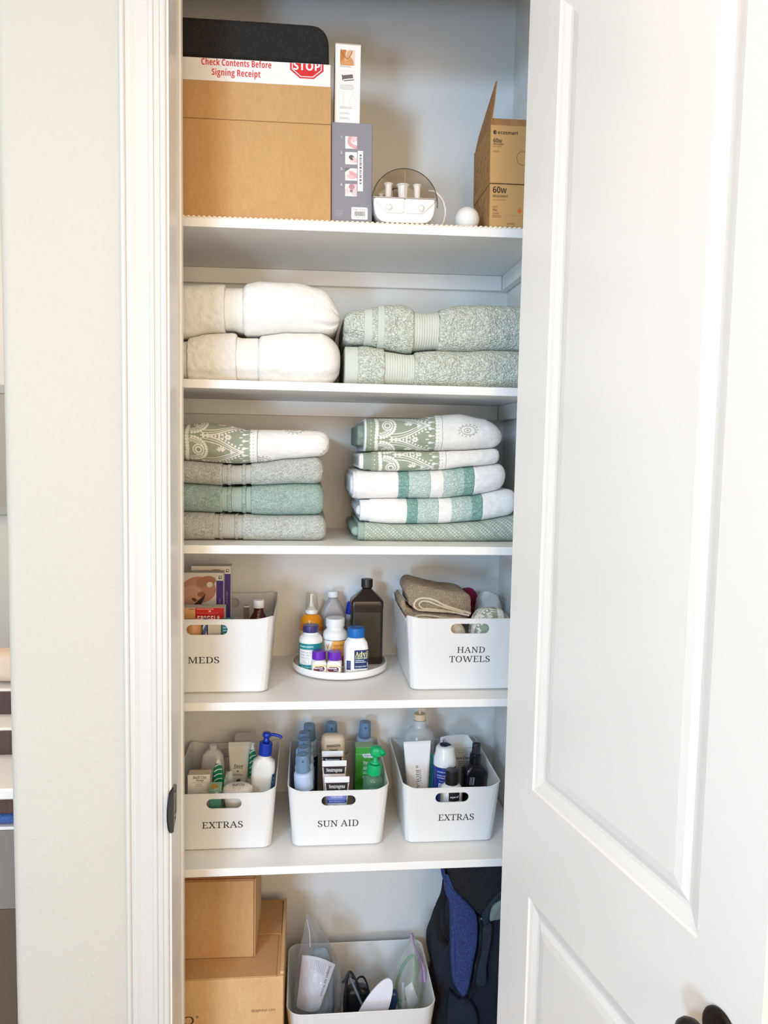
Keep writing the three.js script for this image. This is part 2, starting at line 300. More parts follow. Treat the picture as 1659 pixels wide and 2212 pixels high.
// ---------------------------------------------------------------- towels
const terryV = field(512, [[110, 1], [170, 0.7], [18, 0.12]], (v) => clamp((v - 0.2) / 0.6), [1, 1], 5);
const terryBump = dataTex(512, terryV);
const plushV = field(512, [[128, 1], [200, 0.8], [14, 0.5]], undefined, [1, 1], 9), plushBump = dataTex(512, plushV);
const ribV = new Float32Array(256 * 256); for (let i = 0; i < ribV.length; i++) ribV[i] = 0.5 + 0.5 * Math.sin((i % 256) / 256 * Math.PI * 2 * 8);
const ribBump = dataTex(256, ribV);
const shades = (c, k) => [c.map((v) => v * (1 - k)), c.map((v) => Math.min(255, v * (1 + k)))];
const terry = (c, bump = terryBump, scale = 0.0016, size = 0.16, k = 0.16) => mat(0xffffff, 0.95, { map: every(dataTex(256, (bump === plushBump ? field(256, [[60, 1], [14, 0.8], [110, 0.6]], undefined, [1, 1], 9) : field(256, [[128, 1], [75, 0.8], [16, 0.3]], (v) => smooth(0.25, 0.75, v), [1, 1], 5)), shades(c, k)), size), bumpMap: every(bump, size), bumpScale: scale });
const ribbed = (c, pitch = 0.0032, depth = 0.0012) => mat(new THREE.Color().setRGB(c[0] / 255, c[1] / 255, c[2] / 255, THREE.SRGBColorSpace), 0.8, { bumpMap: every(ribBump, pitch * 8, 1), bumpScale: depth });
const woven = (c) => mat(new THREE.Color().setRGB(c[0] / 255, c[1] / 255, c[2] / 255, THREE.SRGBColorSpace), 0.85, { bumpMap: every(fine, 0.05), bumpScale: 0.0004 });
const curve = (pts) => (x) => { if (x <= pts[0][0]) return pts[0][1]; for (let i = 1; i < pts.length; i++) if (x <= pts[i][0]) { const t = (x - pts[i - 1][0]) / (pts[i][0] - pts[i - 1][0]), s = t * t * (3 - 2 * t); return lerp(pts[i - 1][1], pts[i][1], lerp(t, s, 0.5)); } return pts.at(-1)[1]; };
// a run of a folded towel between two places along it: a rounded cross-section swept in x
function towelRun(o, a, b, { inset = 0, left = 0.004, right = 0.004, rough = 0.0022 } = {}) {
  const NX = Math.max(4, Math.ceil((b - a) / 0.005)), NP = 64, P = [], UV = [], I = [];
  const { zf, zb, bot, top, sd = 1, grooves = [], lump = 0.005 } = o;
  const xs = [], push = (x) => xs.push(x);
  const ends = (e, from) => { for (let i = 0; i <= 5; i++) push(from + e * (1 - Math.cos(i / 5 * Math.PI / 2))); };
  ends(left, a); for (let i = 1; i < NX; i++) { const x = lerp(a, b, i / NX); if (x > a + left * 1.05 && x < b - right * 1.05) push(x); } for (let i = 5; i >= 0; i--) push(b - right * (1 - Math.cos(i / 5 * Math.PI / 2)));
  for (const x of xs) {
    const ta = clamp((a + left - x) / left), tb = clamp((x - b + right) / right);
    const ins = inset + Math.max(left * (1 - Math.sqrt(Math.max(0, 1 - ta * ta))), right * (1 - Math.sqrt(Math.max(0, 1 - tb * tb))));
    const y0 = bot(x) + Math.min(ins, (top(x) - bot(x)) * 0.45), y1 = top(x) - Math.min(ins, (top(x) - bot(x)) * 0.45), h = y1 - y0;
    const zF = zf - ins + 0.5 * lump * nz(x * 9, sd * 3.3, 1.5), r = Math.min(h * 0.46, 0.04);
    const prof = [], arc = (cz, cy, a0, a1, n) => { for (let i = 0; i <= n; i++) { const q = lerp(a0, a1, i / n); prof.push([cz + r * Math.cos(q), cy + r * Math.sin(q)]); } };
    for (let i = 0; i < 10; i++) prof.push([lerp(zb, zF - r, i / 10), y0]);
    arc(zF - r, y0 + r, -Math.PI / 2, 0, 18); const k0 = prof.length; for (let i = 1; i < 5; i++) prof.push([zF, lerp(y0 + r, y1 - r, i / 5)]);
    arc(zF - r, y1 - r, 0, Math.PI / 2, 18); for (let i = 1; i <= 13; i++) prof.push([lerp(zF - r, zb, i / 13), y1]);
    let v = 0, pz = prof[0][0], py = prof[0][1];
    for (const [z, y] of prof) {
      v += Math.hypot(z - pz, y - py); pz = z; py = y;
      const yf = (y - y0) / h, front = smooth(zF - 0.07, zF - 0.01, z);
      let dd = front * (rough * (nz(x * 70, y * 70, sd * 7) + 0.6 * nz(x * 160, y * 160, sd)) + lump * nz(x * 14, y * 22, sd * 5.1));
      for (const [yc, depth, wid, xa, xb] of grooves) dd -= depth * Math.exp(-(((yf - yc - 0.03 * nz(x * 30, sd)) / wid) ** 2)) * smooth(xa, xb, x) * front;
      const ny = clamp((yf - 0.5) * 2, -1, 1), top_ = Math.abs(ny) ** 3 * Math.sign(ny);
      P.push(x, y + (y > y0 + 0.004 && y < y1 - 0.004 ? 0 : 0) + (top_ > 0 ? 0.15 : -0) * dd * top_, z + dd * (1 - Math.abs(top_) * 0.7)); UV.push(x, v);
    }
    o.np = prof.length;
  }
  const n = o.np, m = xs.length;
  for (let i = 0; i < m - 1; i++) for (let j = 0; j < n - 1; j++) { const q = i * n + j; I.push(q, q + n, q + 1, q + 1, q + n, q + n + 1); }
  for (const [i, flip] of [[0, 1], [m - 1, 0]]) {
    const c = P.length / 3; let cx = 0, cy = 0, cz = 0; for (let j = 0; j < n; j++) { cx += P[(i * n + j) * 3]; cy += P[(i * n + j) * 3 + 1]; cz += P[(i * n + j) * 3 + 2]; }
    P.push(cx / n, cy / n, cz / n); UV.push(cx / n, cz / n);
    for (let j = 0; j < n; j++) { const k = (j + 1) % n; flip ? I.push(c, i * n + j, i * n + k) : I.push(c, i * n + k, i * n + j); }
  }
  for (let i = 0; i < m - 1; i++) { const q = i * n; I.push(q, q + n - 1, q + n, q + n, q + n - 1, q + 2 * n - 1); }
  const g = new THREE.BufferGeometry(); g.setAttribute('position', new THREE.Float32BufferAttribute(P, 3)); g.setAttribute('uv', new THREE.Float32BufferAttribute(UV, 2)); g.setIndex(I); g.computeVertexNormals(); return g;
}
function towel(label, o, runs, group, name = 'folded_towel') {
  const t = thing(name, label, 'towel', [0, 0, 0], 0, group);
  o.bot = typeof o.bot === 'function' ? o.bot : curve(o.bot); o.top = typeof o.top === 'function' ? o.top : curve(o.top);
  const gap = o.gap ?? 0.0006, f = o.bot; o.bot = (x) => f(x) + gap;
  for (const [n, a, b, m, opt] of runs) part(t, n, towelRun(o, a, b, opt), m);
  return t;
}
const shelfTop = (i) => () => SY[i];
const WHITE = terry([238, 235, 228], plushBump, 0.0012, 0.2, 0.02), WHITEBAND = ribbed([238, 234, 225], 0.003, 0.0003), WHITEHEM = woven([238, 234, 225]);
const wtBot = [[-0.298, 0.257], [-0.238, 0.271], [-0.183, 0.275], [-0.161, 0.269], [-0.117, 0.27], [-0.051, 0.279], [0.028, 0.281], [0.067, 0.274]];
towel('lower white bath towel of the pair on the second shelf', { zf: -0.05, zb: -0.395, bot: shelfTop(1), top: wtBot, sd: 2, grooves: [[0.12, 0.012, 0.1, -0.28, -0.25]] }, [
  ['hem', -0.425, -0.287, WHITEHEM, { inset: 0.006, left: 0.02 }], ['pile', -0.2885, -0.172, WHITE, { rough: 0.003 }], ['dobby_band', -0.174, -0.119, WHITEBAND, { inset: 0.005, rough: 0.001 }], ['pile', -0.1205, 0.081, WHITE, { left: 0.012, right: 0.045, rough: 0.003 }]], 'white bath towels');
towel('upper white bath towel of the pair on the second shelf', { zf: -0.055, zb: -0.395, bot: wtBot, top: [[-0.298, 0.386], [-0.206, 0.391], [-0.159, 0.392], [-0.118, 0.401], [-0.03, 0.401], [0.038, 0.388], [0.077, 0.365]], sd: 3, grooves: [[0.18, 0.014, 0.06, -0.01, 0.06], [0.62, 0.005, 0.05, -0.02, 0.06]] }, [
  ['pile', -0.425, -0.201, WHITE, { left: 0.02, rough: 0.003 }], ['dobby_band', -0.203, -0.157, WHITEBAND, { inset: 0.007, rough: 0.001 }], ['pile', -0.1595, 0.079, WHITE, { left: 0.014, right: 0.045, rough: 0.003 }]], 'white bath towels');

const SAGEC = [216, 221, 208], SAGE = terry(SAGEC, terryBump, 0.0042, 0.25, 0.07), SAGEBAND = ribbed([212, 215, 203], 0.0062), SAGEHEM = woven([205, 210, 200]);
const sgMid = [[0.083, 0.252], [0.143, 0.253], [0.189, 0.247], [0.247, 0.24], [0.317, 0.247], [0.388, 0.247], [0.458, 0.253], [0.575, 0.253]];
towel('lower sage green bath towel of the pair on the second shelf', { zf: -0.05, zb: -0.395, bot: shelfTop(1), top: sgMid, sd: 4 }, [
  ['fold', 0.096, 0.13, SAGE, { inset: 0.022, left: 0.014 }], ['hem', 0.091, 0.125, SAGEHEM, { left: 0.003, inset: 0.001, rough: 0.001 }], ['pile', 0.122, 0.189, SAGE, { left: 0.006, rough: 0.004 }], ['dobby_band', 0.187, 0.264, SAGEBAND, { inset: 0.005, rough: 0.001 }], ['pile', 0.2625, 0.578, SAGE, { left: 0.008, right: 0.02, rough: 0.004 }]], 'sage bath towels');
towel('upper sage green bath towel of the pair on the second shelf', { zf: -0.065, zb: -0.395, bot: sgMid, top: [[0.09, 0.347], [0.141, 0.351], [0.187, 0.359], [0.233, 0.361], [0.258, 0.352], [0.291, 0.349], [0.326, 0.353], [0.384, 0.365], [0.455, 0.368], [0.575, 0.366]], sd: 5, grooves: [[0.2, 0.02, 0.12, 0.15, 0.1]] }, [
  ['fold', 0.088, 0.142, SAGE, { inset: 0.006, left: 0.02, rough: 0.004 }], ['hem', 0.138, 0.16, SAGEHEM, { left: 0.003, inset: 0.003, rough: 0.001 }], ['fold', 0.157, 0.173, SAGE, { left: 0.003, inset: 0.003 }], ['hem', 0.171, 0.19, SAGEHEM, { left: 0.003, rough: 0.001 }], ['pile', 0.187, 0.262, SAGE, { rough: 0.004 }], ['dobby_band', 0.26, 0.327, SAGEBAND, { inset: 0.006, rough: 0.001 }], ['pile', 0.3245, 0.578, SAGE, { left: 0.009, right: 0.02, rough: 0.004 }]], 'sage bath towels');

// patterned weave: sage ground with white lace, medallions and fringe; u runs along the towel
function lace(W, H, edge) {
  return canvas(1024, 768, (g, w, h) => {
    const SG = '#a0a892', WH = '#f3f0ea', k = w / W;                    // pixels per metre
    g.fillStyle = SG; g.fillRect(0, 0, w, h); g.strokeStyle = g.fillStyle = WH; g.lineCap = 'round'; g.lineJoin = 'round';
    const X = (m) => m * k, ring = (x, y, r, lw) => { g.lineWidth = lw; g.beginPath(); g.arc(x, y, r, 0, 7); g.stroke(); }, dot = (x, y, r) => { g.beginPath(); g.arc(x, y, r, 0, 7); g.fill(); };
    for (let y = 30; y < h; y += 60) dot(X(0.008), y, 8);
    for (const y0 of [-120, 264, 648]) {
      // lace half round at the left
      for (let i = -4; i <= 4; i++) { dot(X(0.02) + (4 - Math.abs(i)) * 3, y0 + i * 42, 26); }
      for (let a = -1.5; a <= 1.5; a += 0.2) { dot(X(0.028) + 205 * Math.cos(a), y0 + 165 * Math.sin(a), 20); ring(X(0.026) + 148 * Math.cos(a), y0 + 112 * Math.sin(a), 12, 7); }
      g.beginPath(); g.ellipse(X(0.026), y0, 180, 140, 0, -1.57, 1.57); g.lineWidth = 13; g.stroke();
      g.beginPath(); g.arc(X(0.045), y0, 74, 0, 7); g.fill(); g.strokeStyle = SG; ring(X(0.045), y0, 52, 11); g.fillStyle = SG; dot(X(0.045), y0, 26); g.fillStyle = g.strokeStyle = WH;
      g.fillStyle = SG; for (let a = 0; a < 6.28; a += 0.7) dot(X(0.045) + 92 * Math.cos(a), y0 + 84 * Math.sin(a), 7); g.fillStyle = WH;
      // ogee arch
      for (const [s, lw] of [[1, 17], [0.82, 9], [0.62, 12]]) { g.lineWidth = lw; g.beginPath(); g.moveTo(X(0.05), y0 - 190 * s); g.bezierCurveTo(X(0.09), y0 - 190 * s, X(0.085 + 0.02 * s), y0 - 80 * s, X(0.095 + 0.047 * s), y0); g.bezierCurveTo(X(0.085 + 0.02 * s), y0 + 80 * s, X(0.09), y0 + 190 * s, X(0.05), y0 + 190 * s); g.stroke(); }
      for (let t = 0; t <= 1; t += 0.085) for (const s of [-1, 1]) { const q = 1 - t, bx = q ** 3 * 0.05 + 3 * q * q * t * 0.09 + 3 * q * t * t * 0.105 + t ** 3 * 0.142, by = q ** 3 * 190 + 3 * q * q * t * 190 + 3 * q * t * t * 80; dot(X(bx + 0.005), y0 + s * (by + 20), 15); }
      for (let a = -2; a <= 2; a++) { g.save(); g.translate(X(0.093), y0 + 14); g.rotate(a * 0.42); g.beginPath(); g.ellipse(0, -46 - 6 * (2 - Math.abs(a)), 10, 30, 0, 0, 7); g.fill(); g.restore(); g.save(); g.translate(X(0.112), y0); g.rotate(Math.PI / 2 + a * 0.5); g.beginPath(); g.ellipse(0, -26, 7, 18, 0, 0, 7); g.fill(); g.restore(); }
      dot(X(0.12), y0, 9); dot(X(0.1), y0 - 32, 8);
      // small flower between the arches
      for (let a = 0; a < 6.28; a += 1.05) dot(X(0.108) + 30 * Math.cos(a), y0 + 192 + 26 * Math.sin(a), 15); ring(X(0.108), y0 + 192, 14, 8);
      for (const s of [-1, 1]) for (let i = 1; i < 4; i++) dot(X(0.108) - 40 - i * 22, y0 + 192 + s * i * 11, 9);
    }
    for (let y = 24; y < h; y += 96) { g.beginPath(); g.ellipse(X(0.142), y, 24, 19, 0, 0, 7); g.fill(); g.beginPath(); g.moveTo(X(0.146), y - 10); g.lineTo(X(0.156), y); g.lineTo(X(0.146), y + 10); g.fill(); g.beginPath(); g.ellipse(X(0.136), y + 48, 26, 9, 0, 0, 7); g.fill(); }
    for (let y = 0; y < h; y += 48) { dot(X(0.1585), y, 25); } g.fillRect(X(0.159), 0, w, h);
    g.fillStyle = SG; for (let y = 24; y < h; y += 48) dot(X(0.162), y, 6);
    if (edge) { g.fillStyle = SG; g.fillRect(w - 12, 0, 12, h); }
  });
}
const sprig = (W) => canvas(512, 512, (g, w, h) => { g.fillStyle = '#f1eee8'; g.fillRect(0, 0, w, h); for (const [x, y] of [[120, 150], [380, 400]]) { g.strokeStyle = '#b9b7ac'; g.lineWidth = 7; g.beginPath(); g.ellipse(x, y, 58, 34, 0.2, 0, 7); g.stroke(); g.beginPath(); g.ellipse(x - 6, y, 26, 16, 0, 0, 7); g.stroke(); g.fillStyle = '#b9b7ac'; g.beginPath(); g.arc(x - 6, y, 8, 0, 7); g.fill(); for (let a = 0; a < 6.3; a += 0.45) { g.beginPath(); g.arc(x + 72 * Math.cos(a), y + 47 * Math.sin(a), 6, 0, 7); g.fill(); } } });
const LW = 0.195, laceTex = lace(0.172, 0.129, true), sprigTex = sprig();
const laceMat = (x0, v0) => { const t = every(laceTex, LW, 0.146); t.offset.set(-x0 / LW, v0); return mat(0xffffff, 0.95, { map: t, bumpMap: every(terryBump, 0.16), bumpScale: 0.0009 }); };
const sprigMat = (u, v) => { const t = every(sprigTex, 0.17, 0.17); t.offset.set(u, v); return mat(0xffffff, 0.95, { map: t, bumpMap: every(terryBump, 0.16), bumpScale: 0.0009 }); };
const GREY = terry([198, 201, 193], terryBump, 0.0024, 0.17, 0.08), TEAL = terry([166, 190, 180], terryBump, 0.0024, 0.17, 0.08), GREYRIB = ribbed([194, 195, 184], 0.0045), TEALRIB = ribbed([172, 190, 177], 0.0045);
const l3b = [[-0.297, -0.166], [-0.207, -0.168], [-0.082, -0.173], [0.045, -0.171]], l2b = [[-0.297, -0.095], [-0.196, -0.1], [-0.116, -0.097], [-0.037, -0.092], [0.044, -0.092]], l1b = [[-0.296, -0.038], [-0.229, -0.043], [-0.173, -0.045], [-0.117, -0.041], [-0.049, -0.03], [0.043, -0.022]];
const ribRuns = (P, R, x, end) => [['pile', -0.42, x[0], P, { left: 0.02, rough: 0.003 }], ['dobby_band', x[0] - 0.002, x[1] + 0.002, R, { inset: 0.003, rough: 0.0006 }], ['pile', x[1], x[2], P, { inset: 0.001 }], ['dobby_band', x[2] - 0.002, x[3] + 0.002, R, { inset: 0.003, rough: 0.0006 }], ['pile', x[3], x[4], P, { inset: 0.001 }], ['dobby_band', x[4] - 0.002, x[5] + 0.002, R, { inset: 0.003, rough: 0.0006 }], ['pile', x[5], end, P, { right: 0.022, rough: 0.003 }]];
towel('grey hand towel at the bottom of the left pile on the middle shelf', { zf: -0.08, zb: -0.4, bot: shelfTop(2), top: l3b, sd: 6 }, ribRuns(GREY, GREYRIB, [-0.228, -0.217, -0.206, -0.178, -0.169, -0.158], 0.051), 'solid towels in the left pile');
towel('teal hand towel, second from the bottom of the left pile', { zf: -0.082, zb: -0.4, bot: l3b, top: l2b, sd: 7 }, ribRuns(TEAL, TEALRIB, [-0.209, -0.197, -0.185, -0.161, -0.149, -0.138], 0.045), 'solid towels in the left pile');
towel('grey hand towel under the patterned one in the left pile', { zf: -0.083, zb: -0.4, bot: l2b, top: l1b, sd: 8 }, ribRuns(GREY, GREYRIB, [-0.208, -0.197, -0.186, -0.161, -0.15, -0.139], 0.042), 'solid towels in the left pile');
towel('white towel with a sage lace border topping the left pile', { zf: -0.078, zb: -0.4, bot: l1b, top: [[-0.35, 0.045], [-0.296, 0.051], [-0.252, 0.057], [-0.196, 0.052], [-0.151, 0.042], [-0.106, 0.042], [-0.026, 0.043], [0.048, 0.041]], sd: 9 }, [['patterned_border', -0.4, -0.1205, laceMat(-0.3155, 0.37), { left: 0.02, right: 0.002, rough: 0.002 }], ['pile', -0.1215, 0.057, sprigMat(0.41, 0.43), { left: 0.002, right: 0.026, rough: 0.003 }]], 'lace bordered towels');

const r4b = [[0.128, -0.188], [0.223, -0.194], [0.343, -0.192], [0.44, -0.185], [0.56, -0.165]], r3b = [[0.112, -0.131], [0.234, -0.127], [0.342, -0.126], [0.426, -0.118], [0.517, -0.1], [0.56, -0.095]], r2b = [[0.138, -0.057], [0.232, -0.057], [0.34, -0.052], [0.424, -0.041], [0.517, -0.031]], r1b = [[0.137, -0.009], [0.219, -0.006], [0.315, -0.005], [0.399, -0.001], [0.51, 0.008]];
const waffleV = new Float32Array(512 * 512); for (let y = 0; y < 512; y++) for (let x = 0; x < 512; x++) { const a = (x + y) % 64, b = ((x - y) % 32 + 32) % 32, q = (x * 1 + y * 1) % 128 < 22; waffleV[y * 512 + x] = q ? 0.1 : clamp(0.5 + 0.35 * Math.sin(a / 64 * 12.57) + 0.4 * Math.sin(b / 32 * 6.28) * 0.8 + (terryV[y * 512 + x] - 0.5) * 0.6); }
const WAFFLE = mat(0xffffff, 0.95, { map: every(dataTex(512, waffleV, [[160, 174, 161], [216, 222, 208]]), 0.16), bumpMap: every(dataTex(512, waffleV), 0.16), bumpScale: 0.0022 }), PIPING = woven([150, 172, 160]);
towel('sage textured towel with a piped edge at the bottom of the right pile', { zf: -0.095, zb: -0.4, bot: shelfTop(2), top: r4b, sd: 10 }, [['fold', 0.116, 0.14, PIPING, { inset: 0.012, left: 0.012 }], ['hem', 0.132, 0.15, PIPING, { left: 0.003, inset: 0.001, rough: 0.001 }], ['pile', 0.148, 0.572, WAFFLE, { right: 0.02 }]], 'towels in the right pile');
const boucleV = field(512, [[70, 1], [140, 0.4]], (v) => clamp((v - 0.2) / 0.6), [1, 1.3], 21), boucle = dataTex(512, boucleV);
const knit = (a, b) => mat(0xffffff, 0.95, { map: every(dataTex(256, field(256, [[70, 1], [128, 0.4]], (v) => clamp((v - 0.2) / 0.6), [1, 1.3], 21), [a, b]), 0.16), bumpMap: every(boucle, 0.16), bumpScale: 0.0026 });
const TEALDARK = knit([116, 162, 151], [160, 198, 187]), TEALPALE = knit([186, 211, 203], [224, 235, 229]), TEALMID = knit([166, 201, 191], [208, 225, 218]), OFFWHITE = terry([246, 243, 239], terryBump, 0.0007, 0.16, 0.02), WHITEFOLD = woven([233, 232, 232]);
const stripes = (x, end) => [['pile', x[0], x[1], OFFWHITE, { left: 0.006 }], ['stripe', x[1] - 0.003, x[2], TEALDARK], ['stripe', x[2] - 0.003, x[3], TEALPALE], ['pile', x[3] - 0.003, x[4], OFFWHITE], ['stripe', x[4] - 0.003, x[5], TEALPALE], ['stripe', x[5] - 0.003, x[6], TEALMID], ['stripe', x[6] - 0.003, x[7], TEALDARK], ['pile', x[7] - 0.003, end, OFFWHITE, { right: 0.025 }]];
towel('lower of two white towels with teal stripes in the right pile', { zf: -0.1, zb: -0.4, bot: r4b, top: r3b, sd: 11 }, [['fold', 0.128, 0.153, WHITEFOLD, { inset: 0.016, left: 0.01, rough: 0.005 }], ['hem', 0.137, 0.165, WHITEFOLD, { left: 0.003, inset: 0.002, rough: 0.002 }], ...stripes([0.16, 0.259, 0.287, 0.342, 0.376, 0.405, 0.429, 0.457], 0.548)], 'teal striped towels');
towel('upper of two white towels with teal stripes in the right pile', { zf: -0.1, zb: -0.4, bot: r3b, top: r2b, sd: 12 }, [['fold', 0.111, 0.135, WHITEFOLD, { inset: 0.01, left: 0.012, rough: 0.004 }], ['hem', 0.118, 0.132, WHITEFOLD, { left: 0.003, inset: 0.002, rough: 0.002 }], ...stripes([0.126, 0.236, 0.263, 0.319, 0.352, 0.381, 0.407, 0.433], 0.517)], 'teal striped towels');
const SAGEWEAVE = woven([140, 157, 142]);
towel('thin white towel with a sage lace border, second from the top of the right pile', { zf: -0.1, zb: -0.4, bot: r2b, top: r1b, sd: 13, lump: 0.003 }, [['fold', 0.132, 0.147, OFFWHITE, { inset: 0.004, left: 0.008 }], ['hem', 0.143, 0.166, SAGEWEAVE, { left: 0.003, inset: 0.002, rough: 0.001 }], ['patterned_border', 0.162, 0.357, laceMat(0.1625, 0.62), { left: 0.004, right: 0.002 }], ['pile', 0.356, 0.497, sprigMat(0.2, 0.62), { left: 0.002, right: 0.014 }]], 'lace bordered towels');
towel('thick white towel with a sage lace border topping the right pile', { zf: -0.105, zb: -0.4, bot: r1b, top: [[0.15, 0.076], [0.218, 0.079], [0.277, 0.079], [0.33, 0.089], [0.396, 0.094], [0.457, 0.083], [0.504, 0.063]], sd: 14 }, [['fold', 0.128, 0.152, SAGEWEAVE, { inset: 0.016, left: 0.006, rough: 0.006 }], ['patterned_border', 0.145, 0.347, laceMat(0.1525, 0.3), { left: 0.005, right: 0.002 }], ['pile', 0.346, 0.507, sprigMat(0.32, 0.28), { left: 0.002, right: 0.03, rough: 0.003 }]], 'lace bordered towels');

// ---------------------------------------------------------------- top shelf
function txt(g, s, x, y, size, color = '#222', { font = 'sans-serif', weight = '', align = 'center', w, rot = 0 } = {}) {
  g.save(); g.translate(x, y); g.rotate(rot); g.fillStyle = color; g.font = `${weight} ${size}px ${font}`; g.textAlign = align; g.textBaseline = 'middle';
  if (w) { const m = g.measureText(s).width; g.scale(w / m, 1); }
  g.fillText(s, 0, 0); g.restore();
}
const blot = (g, x, y, w, h, c) => { g.fillStyle = c; g.fillRect(x, y, w, h); };
const oval = (g, x, y, rx, ry, c, r = 0) => { g.fillStyle = c; g.beginPath(); g.ellipse(x, y, rx, ry, r, 0, 7); g.fill(); };
const lines = (g, x, y, w, n, step, c, t = 3) => { for (let i = 0; i < n; i++) blot(g, x, y + i * step, w * (0.65 + 0.35 * Math.abs(Math.sin(i * 2.7 + x))), t, c); };
const bars = (g, x, y, w, h, c = '#333') => { let q = x, i = 0; while (q < x + w) { const t = 1 + ((i * 7 + 3) % 4) * (w / 90); blot(g, q, y, t, h, c); q += t + 1 + ((i * 5) % 3) * (w / 80); i++; } };
const print = (w, h, draw, r = 0.6, more) => mat(0xffffff, r, { map: canvas(w, h, draw), ...more });
const face = (w, h) => new THREE.PlaneGeometry(w, h);
const kraftV = field(512, [[200, 1], [40, 0.7], [8, 0.6]], undefined, [1, 0.25], 31);
const kraft = (a, b) => mat(0xffffff, 0.85, { map: every(dataTex(256, field(256, [[128, 1], [40, 0.7], [6, 0.8]], undefined, [1, 0.4], 31), [a, b]), 0.4), bumpMap: every(dataTex(512, kraftV), 0.2), bumpScale: 0.00025 });
const KRAFT = kraft([190, 145, 94], [206, 162, 110]), KRAFTPALE = kraft([206, 164, 110], [226, 188, 136]), KRAFTDARK = kraft([160, 112, 66], [190, 140, 88]);
{
  const t = thing('cardboard_box', 'big brown cardboard box sealed with red and white printed tape on the top shelf', 'box', [-0.175, onTop(-0.175), -0.2]); t.rotation.z = TILT;
  part(t, 'body', slab(-0.225, 0.226, 0, 0.36, -0.185, 0.164, 0.004), KRAFT);
  part(t, 'panel', slab(-0.225, 0.226, 0.001, 0.2255, 0.1642, 0.167, 0.0012), KRAFT); part(t, 'panel', slab(-0.225, 0.226, 0.227, 0.3605, 0.1642, 0.1672, 0.0012), KRAFT);
  const tape = print(1024, 140, (g, w, h) => {
    g.fillStyle = '#efece8'; g.fillRect(0, 0, w, h); for (let i = 0; i < 24; i++) blot(g, (i * 137) % w, (i * 53) % h, 40 + i * 2, 2, '#e4dfd8');
    txt(g, 'Check Contents Before', 530, 22, 58, '#d3232c', { weight: 'bold', w: 367 }); txt(g, 'Signing Receipt', 528, 84, 58, '#d3232c', { weight: 'bold', w: 256 });
    const cx = 899, cy = 6, oct = (r) => { g.beginPath(); for (let i = 0; i < 8; i++) g.lineTo(cx + r * Math.cos((i + 0.5) * Math.PI / 4), cy + r * Math.sin((i + 0.5) * Math.PI / 4)); g.closePath(); };
    g.fillStyle = '#d3232c'; oct(96); g.fill(); g.strokeStyle = '#fff'; g.lineWidth = 5; oct(83); g.stroke(); txt(g, 'STOP', cx, cy + 8, 76, '#fff', { weight: 'bold', w: 146 });
  }, 0.3);
  part(t, 'tape', face(0.449, 0.049), tape, [0, 0.3355, 0.1677], null, 'white packing tape printed in red'); part(t, 'tape', slab(-0.224, 0.224, 0.3606, 0.361, 0.1, 0.167, 0.0001), mat(0xefece8, 0.3)); part(t, 'tape', slab(0.2262, 0.2266, 0.312, 0.36, 0.06, 0.164, 0.0001), mat(0xe9e4dc, 0.3));
}
{
  const g = [[-0.42, 0], [0.039, 0]], c = [[0.0425, 0.006]]; for (let i = 0; i <= 14; i++) { const a = i / 14 * Math.PI / 2; c.push([-0.004 + 0.046 * Math.cos(a) ** 0.8, 0.036 + 0.05 * Math.sin(a) ** 0.8]); } c.push([-0.1, 0.0868], [-0.42, 0.087]);
  const t = thing('fabric_case', 'black speckled fabric case with a rounded end, lying on the big cardboard box', 'case', [0, onTop(0) + 0.363, -0.03]); t.rotation.z = TILT;
  const fab = mat(0xffffff, 0.9, { map: every(dataTex(256, field(256, [[256, 1], [128, 0.5]], (v) => v > 0.78 ? 1 : v * 0.35), [[11, 10, 9], [80, 75, 68]]), 0.12), bumpMap: every(fine, 0.06), bumpScale: 0.0006 });
  part(t, 'case_body', metres(extrude(shaped([...g, ...c].map(([x, y]) => [x, y])), 0.3, 0.011).translate(0, 0, -0.312)), fab);
  part(t, 'zip_seam', tube([[-0.41, 0.087, -0.06], [-0.1, 0.0868, -0.06], [0, 0.082, -0.06], [0.034, 0.064, -0.06], [0.043, 0.02, -0.06]], 0.0016, 60, 6), mat(0x141312, 0.6));
}
